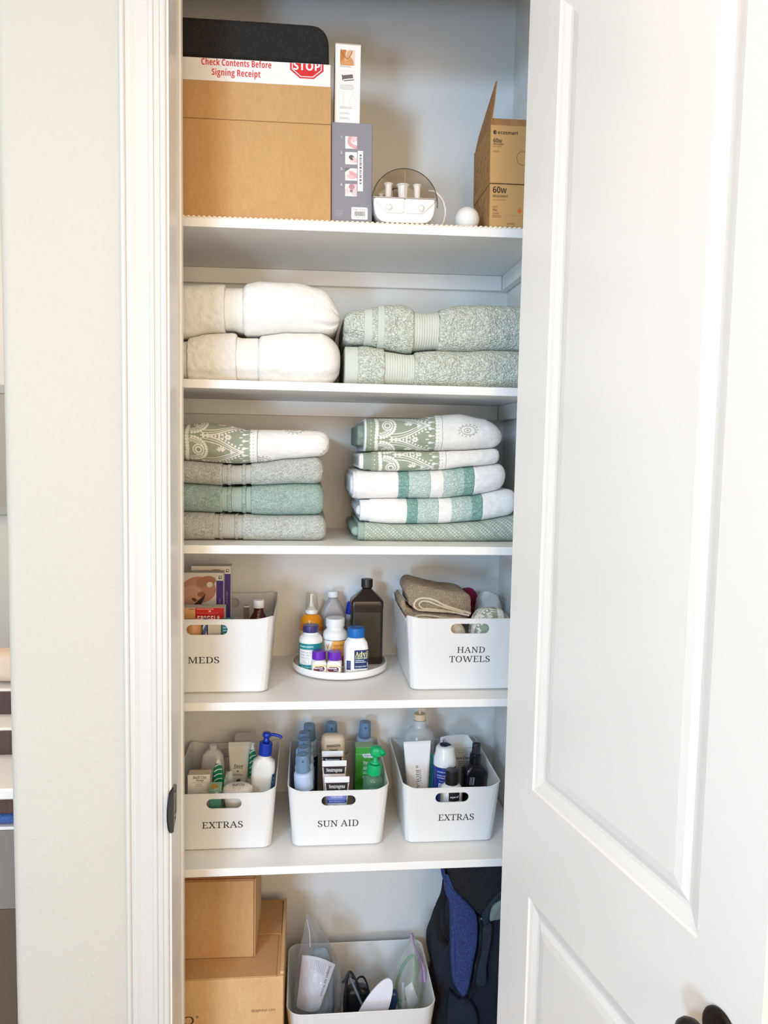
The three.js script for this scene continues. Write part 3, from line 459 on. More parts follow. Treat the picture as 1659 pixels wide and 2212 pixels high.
const photo = (g, x, y, s, kind) => {     // small product pictures
  g.save(); g.beginPath(); g.rect(x, y, s, s); g.clip(); g.translate(x, y); g.scale(s / 100, s / 100); g.fillStyle = '#f4eeea'; g.fillRect(0, 0, 100, 100);
  if (kind === 'arm') { blot(g, 0, 0, 100, 100, '#efd7bf'); oval(g, 30, 90, 62, 58, '#d99a63'); oval(g, 10, 20, 26, 70, '#c9803f', 0.3); oval(g, 62, 20, 14, 60, '#e0ae82', 0.5); g.strokeStyle = '#a85f2c'; g.lineWidth = 5; g.beginPath(); g.moveTo(4, 10); g.quadraticCurveTo(30, 50, 48, 58); g.quadraticCurveTo(70, 40, 80, 8); g.stroke(); }
  if (kind === 1) { g.strokeStyle = '#d9a4a6'; g.lineWidth = 30; g.beginPath(); g.moveTo(50, -10); g.quadraticCurveTo(20, 40, 44, 66); g.quadraticCurveTo(70, 84, 110, 90); g.stroke(); oval(g, 80, 10, 26, 40, '#e6c3c4', 0.4); }
  if (kind === 2) { oval(g, 74, 70, 34, 22, '#e8c9c4'); oval(g, 54, 44, 24, 20, '#5c5753', 0.5); for (let i = 0; i < 4; i++) oval(g, 72 + i * 6, 48 + i * 10, 15, 5, '#e3bdb6', 0.4); }
  if (kind === 3) { g.fillStyle = '#6b6866'; g.beginPath(); g.moveTo(0, 30); g.lineTo(46, 0); g.lineTo(0, 0); g.fill(); oval(g, 70, 50, 44, 20, '#dca3a2', 0.5); oval(g, 48, 70, 40, 16, '#e5bcb9', 0.3); }
  if (kind === 4) { oval(g, 84, 40, 40, 60, '#e8c6c6'); oval(g, 56, 22, 26, 22, '#b98791'); blot(g, 40, 46, 26, 20, '#8a7b80'); oval(g, 20, 60, 22, 26, '#e9cfcc'); }
  if (kind === 'brush') { g.save(); g.rotate(-0.15); blot(g, 10, 34, 74, 26, '#6d645c'); blot(g, 8, 28, 6, 40, '#59514a'); blot(g, 18, 68, 70, 6, '#4e4843'); g.restore(); oval(g, 62, 90, 44, 12, '#f0ebe7'); }
  if (kind === 'leg') { g.strokeStyle = '#d5d2cf'; g.lineWidth = 2.5; for (const [a, b, c, d] of [[20, 100, 24, 0], [90, 0, 60, 60], [60, 60, 66, 100]]) { g.beginPath(); g.moveTo(a, b); g.quadraticCurveTo((a + c) / 2 + 10, (b + d) / 2, c, d); g.stroke(); } }
  g.restore();
};
{
  const x = 0.101, t = thing('carton', 'grey upright carton with four numbered step pictures, leaning beside the big box', 'carton', [x, onTop(x), -0.11]); t.rotation.z = TILT;
  part(t, 'body', slab(-0.049, 0.049, 0, 0.2365, -0.07, 0.069, 0.0025), mat(0x8f8d94, 0.5));
  part(t, 'printed_panel', face(0.0945, 0.2325), print(420, 1024, (g, w, h) => {
    g.fillStyle = '#86848c'; g.fillRect(0, 0, w, h);
    [[1, 130], [2, 288], [3, 452], [4, 612]].forEach(([k, y]) => { photo(g, 140, y, 124, k); txt(g, k + '.', 118, y + 8, 34, '#efedf0', { align: 'right' }); });
    blot(g, 272, 272, 56, 410, '#f4f2f1'); g.save(); g.translate(300, 477); g.rotate(Math.PI / 2); bars(g, -170, -14, 290, 22, '#55525a'); g.restore();
    g.fillStyle = '#f7f5f2'; g.beginPath(); g.roundRect(208, 846, 172, 124, 14); g.fill(); txt(g, 'ITEM 1107811', 294, 870, 23, '#444'); bars(g, 244, 888, 108, 48, '#444'); txt(g, '7 70810 11078', 294, 952, 17, '#444');
    lines(g, 36, 884, 90, 4, 17, '#b5b3ba', 3);
  }, 0.45), [0, 0.1182, 0.0693]);
  const u = thing('carton', 'slim white carton with skin pictures, standing on the grey carton', 'carton', [0.0875, onTop(x) + 0.2385, -0.1]); u.rotation.z = TILT - 0.012;
  part(u, 'body', slab(-0.0305, 0.0305, 0, 0.184, -0.04, 0.04, 0.0015), mat(0xf1ede6, 0.5));
  part(u, 'lid_flap', slab(-0.03, 0.0305, 0.1841, 0.1852, -0.038, 0.041, 0.0004), mat(0xd9cdb8, 0.6));
  part(u, 'printed_panel', face(0.0595, 0.182), print(330, 1010, (g, w, h) => { g.fillStyle = '#f6f3ee'; g.fillRect(0, 0, w, h); photo(g, 62, 66, 196, 'arm'); lines(g, 62, 268, 150, 2, 12, '#6b665f', 4); photo(g, 62, 330, 190, 'brush'); g.strokeStyle = '#cfc9c0'; g.lineWidth = 2; g.strokeRect(62, 330, 190, 170); lines(g, 62, 512, 190, 4, 16, '#6b665f', 4); photo(g, 62, 596, 196, 'leg'); g.strokeRect(62, 596, 196, 190); lines(g, 62, 790, 170, 2, 14, '#6b665f', 4); lines(g, 62, 862, 140, 2, 14, '#6b665f', 4); lines(g, 62, 924, 140, 2, 14, '#6b665f', 4); }, 0.5), [0, 0.092, 0.0404]);
}
{ // rounded clear-lidded case with white base
  const x = 0.2255, t = thing('organizer_case', 'round-topped clear cosmetic case with a white drawer base and white carry strap', 'case', [x, onTop(x), -0.075]); t.rotation.z = TILT;
  const R = 0.078, cy = 0.049, arcPts = (r, a0, a1, n, c = cy) => { const p = []; for (let i = 0; i <= n; i++) { const a = lerp(a0, a1, i / n); p.push([r * Math.cos(a), c + r * Math.sin(a)]); } return p; };
  const WP = phys(0xf5f3ef, 0.25), base = [[-0.0735, 0.0585], [-0.0735, 0.046], ...[0.25, 0.5, 0.75, 1].map((k) => [-0.072 + 0.03 * k * k, 0.036 - 0.0325 * Math.sin(k * 1.57)]), ...[1, 0.75, 0.5, 0.25].map((k) => [0.072 - 0.03 * k * k, 0.036 - 0.0325 * Math.sin(k * 1.57)]), [0.0735, 0.046], [0.0735, 0.0585]];
  part(t, 'case_base', extrude(base, 0.112, 0.003).translate(0, 0, -0.056), WP);
  const drawer = (s) => [[0.002 * s, 0.058], [0.002 * s, 0.029], [0.006 * s, 0.025], [0.04 * s, 0.025], [0.046 * s, 0.028], [0.0705 * s, 0.052], [0.0705 * s, 0.058]];
  for (const s of [-1, 1]) {
    const d = part(t, 'drawer', extrude(drawer(s), 0.005, 0.0012), WP, [0, -0.0006, 0.0578]);
    part(d, 'knob', lathe([[9, 0], [9, 1.2], [7.5, 2.4], [6, 2.6], [6, 4.2], [5, 5], [0, 5]], 32).rotateX(Math.PI / 2), phys(0xe9e6e0, 0.15), [s * 0.0385, 0.0365, 0.0062]);
  }
  part(t, 'tray_rim', slab(-0.074, 0.074, 0.0592, 0.0618, -0.056, 0.06, 0.001), phys(0xb9b0a6, 0.2));
  const CLEAR = phys(0xf6f3ef, 0.03, { transmission: 1, thickness: 0, ior: 1.15 });
  part(t, 'lid_front', new THREE.ShapeGeometry(shaped(arcPts(R - 0.0012, 0.165, Math.PI - 0.165, 40))), CLEAR, [0, 0, 0.0598]);
  const ring = shaped([...arcPts(R, 0.12, Math.PI - 0.12, 48), ...arcPts(R - 0.0016, Math.PI - 0.12, 0.12, 48)]);
  part(t, 'lid_shell', extrude(ring, 0.114).translate(0, 0, -0.055), phys(0xf3eee8, 0.05, { transmission: 1, thickness: 0, ior: 1.15 }));
  part(t, 'lid_edge', tube([...arcPts(R + 0.0004, -0.12, Math.PI - 0.16, 40)].map(([a, b]) => [a, b, 0.0608]), 0.0011, 80, 8), phys(0x3d352d, 0.2));
  part(t, 'lid_seam', slab(-0.0006, 0.0006, 0.063, 0.1258, 0.0607, 0.0613, 0.0002), phys(0x9c9288, 0.2));
  const shellLow = shaped([...arcPts(R, Math.PI + 0.05, Math.PI + 0.58, 16, cy), ...arcPts(R - 0.0012, Math.PI + 0.58, Math.PI + 0.05, 16, cy)]);
  part(t, 'side_shell', extrude(shellLow, 0.1).translate(-0.0005, 0.001, -0.05), CLEAR);
  part(t, 'carry_strap', tube([[0.07, 0.108, -0.03], [0.084, 0.107, -0.03], [0.104, 0.09, -0.03], [0.113, 0.062, -0.028], [0.109, 0.035, -0.026], [0.098, 0.013, -0.024], [0.088, 0.0048, -0.022], [0.07, 0.0042, -0.02]], 0.0034, 60, 10), WP);
  const cup = (dx, s, h, dz, label) => { const c = thing('ribbed_cup', label, 'cup', [x + dx, onTop(x) + 0.0621, -0.075 + dz], 0, 'white cups under the clear lid'); c.rotation.z = TILT;
    part(c, 'cup_body', lathe([[0, 0], [6.5 * s, 0], [7 * s, 2], [6.4 * s, 4], [7.2 * s, 6], [6.8 * s, 9], [7.6 * s, 11], [7.4 * s, 15], [8.4 * s, h - 7], [9.4 * s, h - 4]], 28), WP); part(c, 'rim', lathe([[9.4 * s, h - 4], [11 * s, h - 3.6], [11.4 * s, h - 2], [10.6 * s, h - 0.5], [9 * s, h], [7.5 * s, h - 0.6], [6.5 * s, h - 8], [0, h - 9]], 28), WP); };
  cup(-0.036, 1, 43, 0.02, 'left ribbed white cup under the clear lid of the cosmetic case'); cup(-0.0005, 1.5, 42, 0.018, 'wide middle ribbed white cup under the clear case lid'); cup(0.0345, 1, 43, 0.02, 'right ribbed white cup under the clear lid of the cosmetic case'); cup(-0.05, 0.8, 28, -0.016, 'short white cup at the back left under the clear case lid');
  const bx = thing('cosmetic_box', 'small brown smoked box standing at the back under the clear case lid', 'box', [x - 0.004, onTop(x) + 0.0622, -0.113]); bx.rotation.z = TILT; part(bx, 'body', slab(-0.014, 0.014, 0, 0.048, -0.008, 0.008, 0.002), phys(0x93867a, 0.2)); part(bx, 'lid', slab(-0.016, 0.016, 0.0482, 0.054, -0.009, 0.009, 0.002), phys(0x7d6f63, 0.2));
}
{
  const x = 0.386, t = thing('light_bulb', 'white globe light bulb lying on the top shelf by the bulb cartons', 'light bulb', [x, onTop(x) + 0.0302, -0.064]);
  t.rotation.set(Math.PI / 2 + 0.1, 0, 0.15);
  part(t, 'globe', lathe([[0, 30], [10, 28.3], [19, 23.2], [26, 15], [29.6, 5], [30, 0], [28.6, -9], [25, -18], [20, -28], [16.5, -37], [15, -44]], 48), phys(0xf6f3ee, 0.12));
  part(t, 'screw_base', lathe([[15, -44], [13.5, -45], [13.2, -47], [14, -49], [12.8, -51], [13.8, -53], [12.6, -55], [13.6, -57], [12.4, -60], [8, -66], [0, -68]], 32), mat(0xb8b4ac, 0.3, { metalness: 0.9 }));
}
{
  const x = 0.434, W = 0.128, side = (g, w, h) => { g.fillStyle = '#b98b55'; g.fillRect(0, 0, w, h); seed = 90 + h; for (let i = 0; i < 46; i++) { const a = rnd() * w, b = rnd() * h; oval(g, a, b, 6 + rnd() * 20, 3 + rnd() * 7, '#93673a', -0.8 + rnd() * 0.5); } blot(g, 40, h * 0.62, 18, 44, '#6b5036'); };
  const lo = thing('bulb_carton', 'lower kraft light bulb carton printed 60w REPLACEMENT beside the door', 'carton', [x, onTop(x), -0.03], 0, 'kraft bulb cartons'); lo.rotation.z = TILT;
  part(lo, 'body', slab(0, W, 0, 0.1065, -0.185, 0, 0.0015), KRAFT);
  part(lo, 'printed_panel', face(W - 0.002, 0.1045), print(512, 424, (g, w, h) => {
    g.fillStyle = '#c99d62'; g.fillRect(0, 0, w, h); const c = '#33241a';
    txt(g, '60w', 22, 52, 84, c, { weight: 'bold', align: 'left', w: 142 }); txt(g, 'REPLACEMENT', 24, 112, 30, c, { weight: 'bold', align: 'left', w: 152 }); txt(g, 'SOFT WHITE 2700K', 24, 146, 20, '#6b5136', { align: 'left', w: 130 }); txt(g, 'LASTS', 24, 216, 24, c, { align: 'left', w: 52 }); txt(g, '11x', 24, 246, 36, c, { weight: 'bold', align: 'left', w: 46 }); txt(g, 'LONGER', 24, 278, 24, c, { align: 'left', w: 66 }); lines(g, 24, 296, 90, 2, 13, '#5a452f', 4); blot(g, 148, 290, 180, 2, '#8d6b43'); g.strokeStyle = '#7b5b38'; g.lineWidth = 3; g.strokeRect(180, 376, 64, 60); blot(g, 170, 366, 84, 6, '#8d6b43'); oval(g, 298, 246, 20, 26, '#d9702e');
  }, 0.8), [W / 2, 0.0533, 0.0004]);
  part(lo, 'printed_panel', face(0.182, 0.104), print(420, 240, side, 0.85), [-0.0004, 0.0533, -0.0925], [0, -Math.PI / 2, 0]);
  const up = thing('bulb_carton', 'upper open bulb carton with a torn raised flap, atop the lower bulb carton', 'carton', [x - 0.002, onTop(x) + 0.1085, -0.03], 0, 'kraft bulb cartons'); up.rotation.z = TILT;
  const th = 0.0018, Hh = 0.135;
  part(up, 'wall', slab(0, W, 0, Hh, -th, 0, 0.0007), KRAFT); part(up, 'wall', slab(0, W, 0, Hh, -0.185, -0.185 + th, 0.0007), KRAFT); part(up, 'wall', slab(0, th, 0, Hh, -0.185 + th, -th, 0.0007), KRAFT); part(up, 'wall', slab(W - th, W, 0, Hh, -0.185 + th, -th, 0.0007), KRAFT); part(up, 'bottom', slab(th, W - th, 0.0005, 0.0025, -0.185 + th, -th, 0.0005), KRAFT);
  part(up, 'flap', metres(extrude([[0, 0], [0, 0.05], [0.016, 0.112], [0.03, 0.112], [0.16, 0.035], [0.175, 0]], 0.0018).rotateY(Math.PI / 2)), KRAFTDARK, [0.0012, Hh, -0.004], [0, 0, -0.14]);
  part(up, 'flap', slab(0.002, W - 0.002, 0, 0.022, -0.0016, 0, 0.0006), KRAFTDARK, [0, Hh + 0.0005, 0], [-0.5, 0, 0]);
  part(up, 'printed_panel', face(W - 0.002, Hh - 0.002), print(512, 540, (g, w, h) => {
    g.fillStyle = '#c99d62'; g.fillRect(0, 0, w, h); const c = '#33241a'; g.lineWidth = 7; oval(g, 40, 66, 18, 20, c); blot(g, 44, 54, 26, 5, '#c99d62'); blot(g, 40, 66, 30, 5, '#c99d62'); blot(g, 44, 78, 26, 5, '#c99d62');
    txt(g, 'ecosmart', 66, 66, 46, c, { weight: 'bold', align: 'left', w: 204 }); txt(g, '60w', 22, 142, 56, c, { weight: 'bold', align: 'left', w: 88 }); txt(g, 'REPLACEMENT', 22, 176, 22, c, { weight: 'bold', align: 'left', w: 104 }); txt(g, 'SOFT WHITE', 22, 198, 18, '#5a452f', { align: 'left', w: 86 }); txt(g, 'INDOOR', 22, 244, 20, c, { align: 'left', w: 60 }); g.strokeStyle = '#5a452f'; g.lineWidth = 4; g.beginPath(); g.ellipse(322, 300, 60, 66, 0, 0, 7); g.stroke();
  }, 0.8), [W / 2, Hh / 2, 0.0004]);
  part(up, 'printed_panel', face(0.182, Hh - 0.002), print(420, 312, side, 0.85), [-0.0004, Hh / 2, -0.0925], [0, -Math.PI / 2, 0]);
}

// ---------------------------------------------------------------- fourth shelf: medicines, turntable, hand towels
const GLOSSWHITE = phys(0xf4f3f0, 0.25), FLOOR4 = SY[3] + 0.0032;          // inside the big bins
const ridged = (r, h, n = 60, depth = 0.5) => { const g = lathe([[0, 0], [r - 0.4, 0], [r, 0.4], [r, h * 0.5], [r, h - 1.6], [r - 0.7, h - 0.5], [r - 1.6, h], [0, h]], n * 2), p = g.attributes.position; for (let i = 0; i < p.count; i++) { const x = p.getX(i), z = p.getZ(i), y = p.getY(i), q = Math.hypot(x, z); if (q > r * 0.00097 && y < (h - 1.5) / 1000) { const k = 1 - depth / 1000 / q * (0.5 + 0.5 * Math.cos(Math.atan2(x, z) * n)); p.setX(i, x * k); p.setZ(i, z * k); } } g.computeVertexNormals(); return g; };
{
  for (const [k, x, z, y, label] of [[0, -0.2745, -0.262, -0.343, 'front purple-edged test kit box with a face picture in the MEDS bin'], [1, -0.259, -0.302, -0.331, 'rear purple-edged test kit box in the MEDS bin']]) {
    const t = thing('medicine_box', label, 'box', [x, FLOOR4, z], 0, 'boxes standing in the MEDS bin'), h = y - FLOOR4, w = 0.107;
    part(t, 'body', slab(-w / 2, w / 2, 0, h, -0.017, 0.017, 0.0012), mat(0xe9e2d8, 0.5));
    part(t, 'printed_panel', face(w - 0.001, h - 0.001), print(440, Math.round(440 * h / w), (g, W, H) => {
      g.fillStyle = '#e9e1d5'; g.fillRect(0, 0, W, H);
      const X = W - 76; oval(g, 170, 190, 190, 150, '#c98d74'); oval(g, 60, 320, 150, 190, '#d8a384', 0.5); oval(g, 250, 96, 110, 60, '#b77a62', -0.2); oval(g, 200, 240, 44, 30, '#a9654d'); oval(g, 290, 130, 34, 30, '#efe9df', -0.4); g.fillStyle = '#3a2721'; g.beginPath(); g.moveTo(60, 400); g.quadraticCurveTo(180, 300, 250, 230); g.quadraticCurveTo(200, 400, 80, 450); g.fill(); oval(g, 120, 300, 30, 18, '#6b4034', 0.5);
      blot(g, 0, 0, W, 20, '#efe8dd'); blot(g, X, 0, 76, H, '#4a2a86'); blot(g, X, 0, 76, 86, '#efeae2'); g.strokeStyle = '#3a332d'; g.lineWidth = 6; g.strokeRect(X + 28, 34, 28, 28); blot(g, X + 28, 50, 12, 12, '#3a332d'); txt(g, 'FIRST & FAST', X + 36, 360, 26, '#b9aee0', { rot: Math.PI / 2 });
    }, 0.45), [0, h / 2, 0.0173]);
    part(t, 'top_flap', slab(-w / 2, w / 2 + 0.001, h + 0.0002, h + 0.0014, -0.017, 0.0185, 0.0004), mat(0xcfc5b6, 0.6));
  }
  const r = thing('medicine_box', 'red medicine box with a peach end in the MEDS bin', 'box', [-0.262, FLOOR4, -0.147]), h = 0.204;
  part(r, 'body', slab(-0.056, 0.056, 0, h, -0.022, 0.022, 0.0012), mat(0xd8c9b8, 0.5)); part(r, 'printed_panel', face(0.111, h - 0.001), print(480, 884, (g, W, H) => { g.fillStyle = '#c4161f'; g.fillRect(0, 0, W, H); blot(g, 0, 0, 166, H, '#e0a975'); blot(g, 100, 10, 50, 6, '#4a3a2a'); lines(g, 180, 10, 200, 1, 10, '#f0c9c4', 6); txt(g, '20', 324, 36, 26, '#fff', { weight: 'bold' }); lines(g, 190, 56, 230, 1, 10, '#e88', 4); txt(g, 'ERIGEL*', 310, 122, 90, '#fff', { weight: 'bold', w: 250 }); lines(g, 190, 220, 240, 8, 40, '#f3d5d0', 10); }, 0.4), [0, h / 2, 0.0223]);
  const b = thing('medicine_bottle', 'dark red medicine bottle with a white screw cap in the MEDS bin', 'bottle', [-0.124, FLOOR4, -0.21]);
  part(b, 'bottle', lathe([[0, 0], [19, 0], [21, 3], [28, 110], [28.5, 138], [26.5, 152], [19, 166], [14.5, 173], [13, 180], [12.6, 188]], 40), phys(0x4a0d10, 0.12));
  part(b, 'cap', ridged(15, 21, 50, 0.4), GLOSSWHITE, [0, 0.187, 0]);
  const v = thing('plastic_vial', 'narrow clear plastic vial standing in the MEDS bin by the red bottle', 'vial', [-0.158, FLOOR4, -0.23]); part(v, 'tube_wall', lathe([[0, 0], [8, 0], [8.5, 2], [8.5, 188], [7.7, 188], [7.7, 3], [0, 3]], 24), phys(0xf0ece4, 0.05, { transmission: 1, thickness: 0 })); part(v, 'rim', lathe([[8.5, 184], [9.4, 184.5], [9.4, 188], [7.9, 188.5]], 24), phys(0xe9e4da, 0.2));
  // seen through the handle slot
  const low = (x0, x1, z, hh, col, label, draw) => { const t = thing('medicine_box', label, 'box', [(x0 + x1) / 2, FLOOR4, z], 0), w = x1 - x0; part(t, 'body', slab(-w / 2, w / 2, 0, hh, -0.012, 0.012, 0.001), mat(col, 0.5)); part(t, 'printed_panel', face(w - 0.001, hh - 0.001), print(160, 512, draw, 0.5), [0, hh / 2, 0.0123]); };
  low(-0.208, -0.181, -0.097, 0.182, 0x1a8f8f, 'teal medicine box behind the right end of the MEDS bin slot', (g, W, H) => { g.fillStyle = '#158a8c'; g.fillRect(0, 0, W, H); lines(g, 20, 30, 120, 8, 22, '#bfe6e6', 8); });
  low(-0.243, -0.21, -0.1, 0.178, 0xdad3ca, 'plain white medicine box seen through the MEDS bin slot', (g, W, H) => { g.fillStyle = '#ddd6cd'; g.fillRect(0, 0, W, H); lines(g, 30, 110, 90, 3, 40, '#5a5048', 16); });
  low(-0.256, -0.245, -0.1, 0.18, 0x4b64a0, 'narrow blue and white medicine box behind the MEDS bin slot', (g, W, H) => { g.fillStyle = '#4b64a0'; g.fillRect(0, 0, W, H); g.strokeStyle = '#dfe3ee'; g.lineWidth = 26; for (let y = 0; y < H; y += 90) { g.beginPath(); g.moveTo(0, y + 60); g.lineTo(W, y); g.stroke(); } });
  const o = thing('ointment_jar', 'tan rounded jar with a grey lid behind the left end of the MEDS bin slot', 'jar', [-0.279, FLOOR4, -0.0995]); part(o, 'jar_body', lathe([[0, 0], [20, 0], [21.5, 3], [21.5, 140], [20, 144]], 32), mat(0xa89a8c, 0.5)); part(o, 'lid', lathe([[21, 144.3], [21.5, 150], [20, 172], [14, 180], [0, 182]], 32), mat(0xd9a06a, 0.4));
}
// turntable and its bottles
const TX = 0.099, TZ = -0.2855, FLOORT = SY[3] + 0.0092;
{
  const t = thing('turntable', 'round white turntable tray holding bottles between the two large bins', 'turntable', [TX, SY[3], TZ]);
  part(t, 'tray', lathe([[0, 4], [116, 4], [128, 4.4], [131.5, 7], [133, 12], [133.4, 24], [132.6, 25.4], [131, 25.4], [130, 24], [129.6, 12], [127, 8.6], [122, 8], [0, 8]], 96), GLOSSWHITE); part(t, 'base_ring', lathe([[84, 0.3], [96, 0.3], [97, 3.9], [84, 3.9]], 64), mat(0x9a9690, 0.5));
}
// print following a rounded-rectangle bottle, from arc length s0 to s1 measured from the middle of its front
function aroundRing(hw, hd, r, y0, y1, s0, s1, n = 20) {
  const P = [], U = [], I = [], pt = (s) => { const f = hw - r, q = Math.abs(s), sg = Math.sign(s); if (q <= f) return [s, hd]; const a = (q - f) / r; if (a <= Math.PI / 2) return [sg * (f + r * Math.sin(a)), hd - r + r * Math.cos(a)]; return [sg * hw, hd - r - (q - f - r * Math.PI / 2)]; };
  for (let i = 0; i <= n; i++) { const [x, z] = pt(lerp(s0, s1, i / n)); P.push(x, y0, z, x, y1, z); U.push(i / n, 0, i / n, 1); if (i < n) I.push(2 * i, 2 * i + 2, 2 * i + 1, 2 * i + 1, 2 * i + 2, 2 * i + 3); }
  const g = new THREE.BufferGeometry(); g.setAttribute('position', new THREE.Float32BufferAttribute(P, 3)); g.setAttribute('uv', new THREE.Float32BufferAttribute(U, 2)); g.setIndex(I); g.computeVertexNormals(); return g;
}
const bottle = (name, label, x, z, turn = 0, floor = FLOORT, group) => thing(name, label, 'bottle', [x, floor, z], turn, group);
{
  const t = bottle('nasal_spray_bottle', 'orange nasal spray bottle with a clear cap on the turntable', 0.019, -0.345);
  part(t, 'bottle', lathe([[0, 0], [29, 0], [31, 3], [31.5, 86], [31, 95], [33, 98], [33, 104], [30.5, 107], [32, 110], [32, 117], [29, 124], [22, 132], [18, 135]], 48), phys(0xf29a1c, 0.18));
  part(t, 'label', wrapped(0.0322, 0.07, 0.018, 0, 4.6), print(512, 192, (g, w, h) => { g.fillStyle = '#f3dfa6'; g.fillRect(0, 0, w, h); blot(g, 0, 30, w, h, '#d9851f'); lines(g, 300, 40, 90, 9, 15, '#7a4a20', 4); blot(g, 290, 10, 110, 24, '#efe9d9'); }, 0.4));
  part(t, 'collar', lathe([[0, 135], [17, 135], [18, 137], [18, 146], [14, 150], [12, 151], [12, 156], [0, 156]], 32), GLOSSWHITE); part(t, 'nozzle', lathe([[9, 156], [8, 160], [5, 172], [4.2, 184], [3, 187], [0, 188]], 24), GLOSSWHITE);
  part(t, 'clear_cap', lathe([[18.6, 147], [18.2, 170], [17.2, 196], [16, 198], [0, 198.5], [0, 197.5], [15.6, 197], [16.6, 195], [17.6, 170], [18, 147]], 40), phys(0xfaf8f4, 0.06, { transmission: 1, thickness: 0 }));
}
{
  const t = bottle('clear_bottle', 'frosted clear bottle with a white cap at the back of the turntable', 0.081, -0.373);
  const g = ringSolid([[0.033, 0.02, 0.012, 0], [0.036, 0.022, 0.013, 0.004], [0.036, 0.022, 0.014, 0.118], [0.034, 0.021, 0.014, 0.135], [0.024, 0.018, 0.0145, 0.158], [0.0155, 0.0145, 0.0135, 0.17], [0.014, 0.014, 0.0135, 0.178]]);
  part(t, 'bottle', g, phys(0xd8d6d4, 0.35, { transmission: 0.55, thickness: 0 })); part(t, 'cap', ridged(16.5, 17, 60, 0.4), GLOSSWHITE, [0, 0.1785, 0]);
  part(t, 'print', face(0.034, 0.011), mat(0xffffff, 0.5, { transparent: true, map: canvas(256, 84, (c) => { txt(c, 'LOT 11432 EXP 06/24', 128, 24, 22, '#3b3835'); txt(c, 'ISOPROPYL 70%', 96, 58, 20, '#3b3835'); }) }), [0.008, 0.128, 0.0222], [-0.06, 0, 0.08]);
}
{
  const t = bottle('blue_cap_bottle', 'grey bottle with a pointed blue cap half hidden behind the brown bottle', 0.136, -0.375); part(t, 'bottle', lathe([[0, 0], [18, 0], [19, 3], [19, 124], [17, 128]], 32), phys(0xaeb2ba, 0.3)); part(t, 'cap', lathe([[17.5, 128.3], [18, 131], [14, 158], [12, 164], [0, 166]], 32), phys(0x1d2fb0, 0.25));
}
{
  const t = bottle('brown_bottle', 'tall square dark brown bottle on the turntable', 0.1755, -0.322), BR = phys(0x2a211b, 0.22, { bumpMap: every(fine, 0.03), bumpScale: 0.00015 });
  part(t, 'bottle', ringSolid([[0.043, 0.03, 0.008, 0], [0.0455, 0.0325, 0.009, 0.003], [0.0455, 0.0325, 0.009, 0.158], [0.0462, 0.0332, 0.009, 0.16], [0.0462, 0.0332, 0.009, 0.177], [0.044, 0.0315, 0.01, 0.182], [0.019, 0.017, 0.013, 0.206], [0.0145, 0.0145, 0.0135, 0.211], [0.0135, 0.0135, 0.0132, 0.216]]), BR);
  part(t, 'front_panel', slab(-0.037, 0.037, 0.02, 0.15, 0.0322, 0.0332, 0.0005), BR); part(t, 'cap', ridged(16.5, 24, 30, 0.9), phys(0x2b241f, 0.35), [0, 0.2165, 0]);
}
{
  const t = bottle('pill_bottle', 'white bottle with a yellow magnesium citrate label', 0.0845, -0.272, -0.1);
  part(t, 'bottle', lathe([[0, 0], [33, 0], [35, 3], [35.5, 82], [35, 92], [32, 101], [27, 106], [24, 109], [24, 115]], 48), GLOSSWHITE); part(t, 'cap', ridged(26.5, 23, 80, 0.5), GLOSSWHITE, [0, 0.1155, 0]);
  part(t, 'label', wrapped(0.0358, 0.073, 0.009, 0, 4.4), print(880, 410, (g, w, h) => { g.fillStyle = '#f5f3f0'; g.fillRect(0, 0, w, h); g.fillStyle = '#f0ad55'; g.beginPath(); g.ellipse(620, 180, 240, 330, 0, 0, 7); g.fill(); blot(g, 560, 0, 320, h, '#f0ad55'); blot(g, 560, 250, 320, 160, '#a8323c'); blot(g, 0, 0, w, 8, '#4a3c34'); txt(g, 'magnesium', 525, 76, 52, '#7a4418', { w: 210 }); txt(g, 'citrate', 490, 136, 52, '#7a4418', { w: 140 }); g.fillStyle = '#fbe7c4'; g.beginPath(); g.roundRect(440, 178, 96, 38, 18); g.fill(); txt(g, '200mg', 488, 198, 28, '#b46a2a'); g.strokeStyle = '#d98a4a'; g.lineWidth = 14; g.beginPath(); g.moveTo(310, 70); g.lineTo(334, 130); g.lineTo(352, 60); g.stroke(); txt(g, 'vthrive', 335, 176, 24, '#555'); lines(g, 300, 200, 70, 2, 16, '#9bb', 4); }, 0.35), [0, 0, 0]);
}
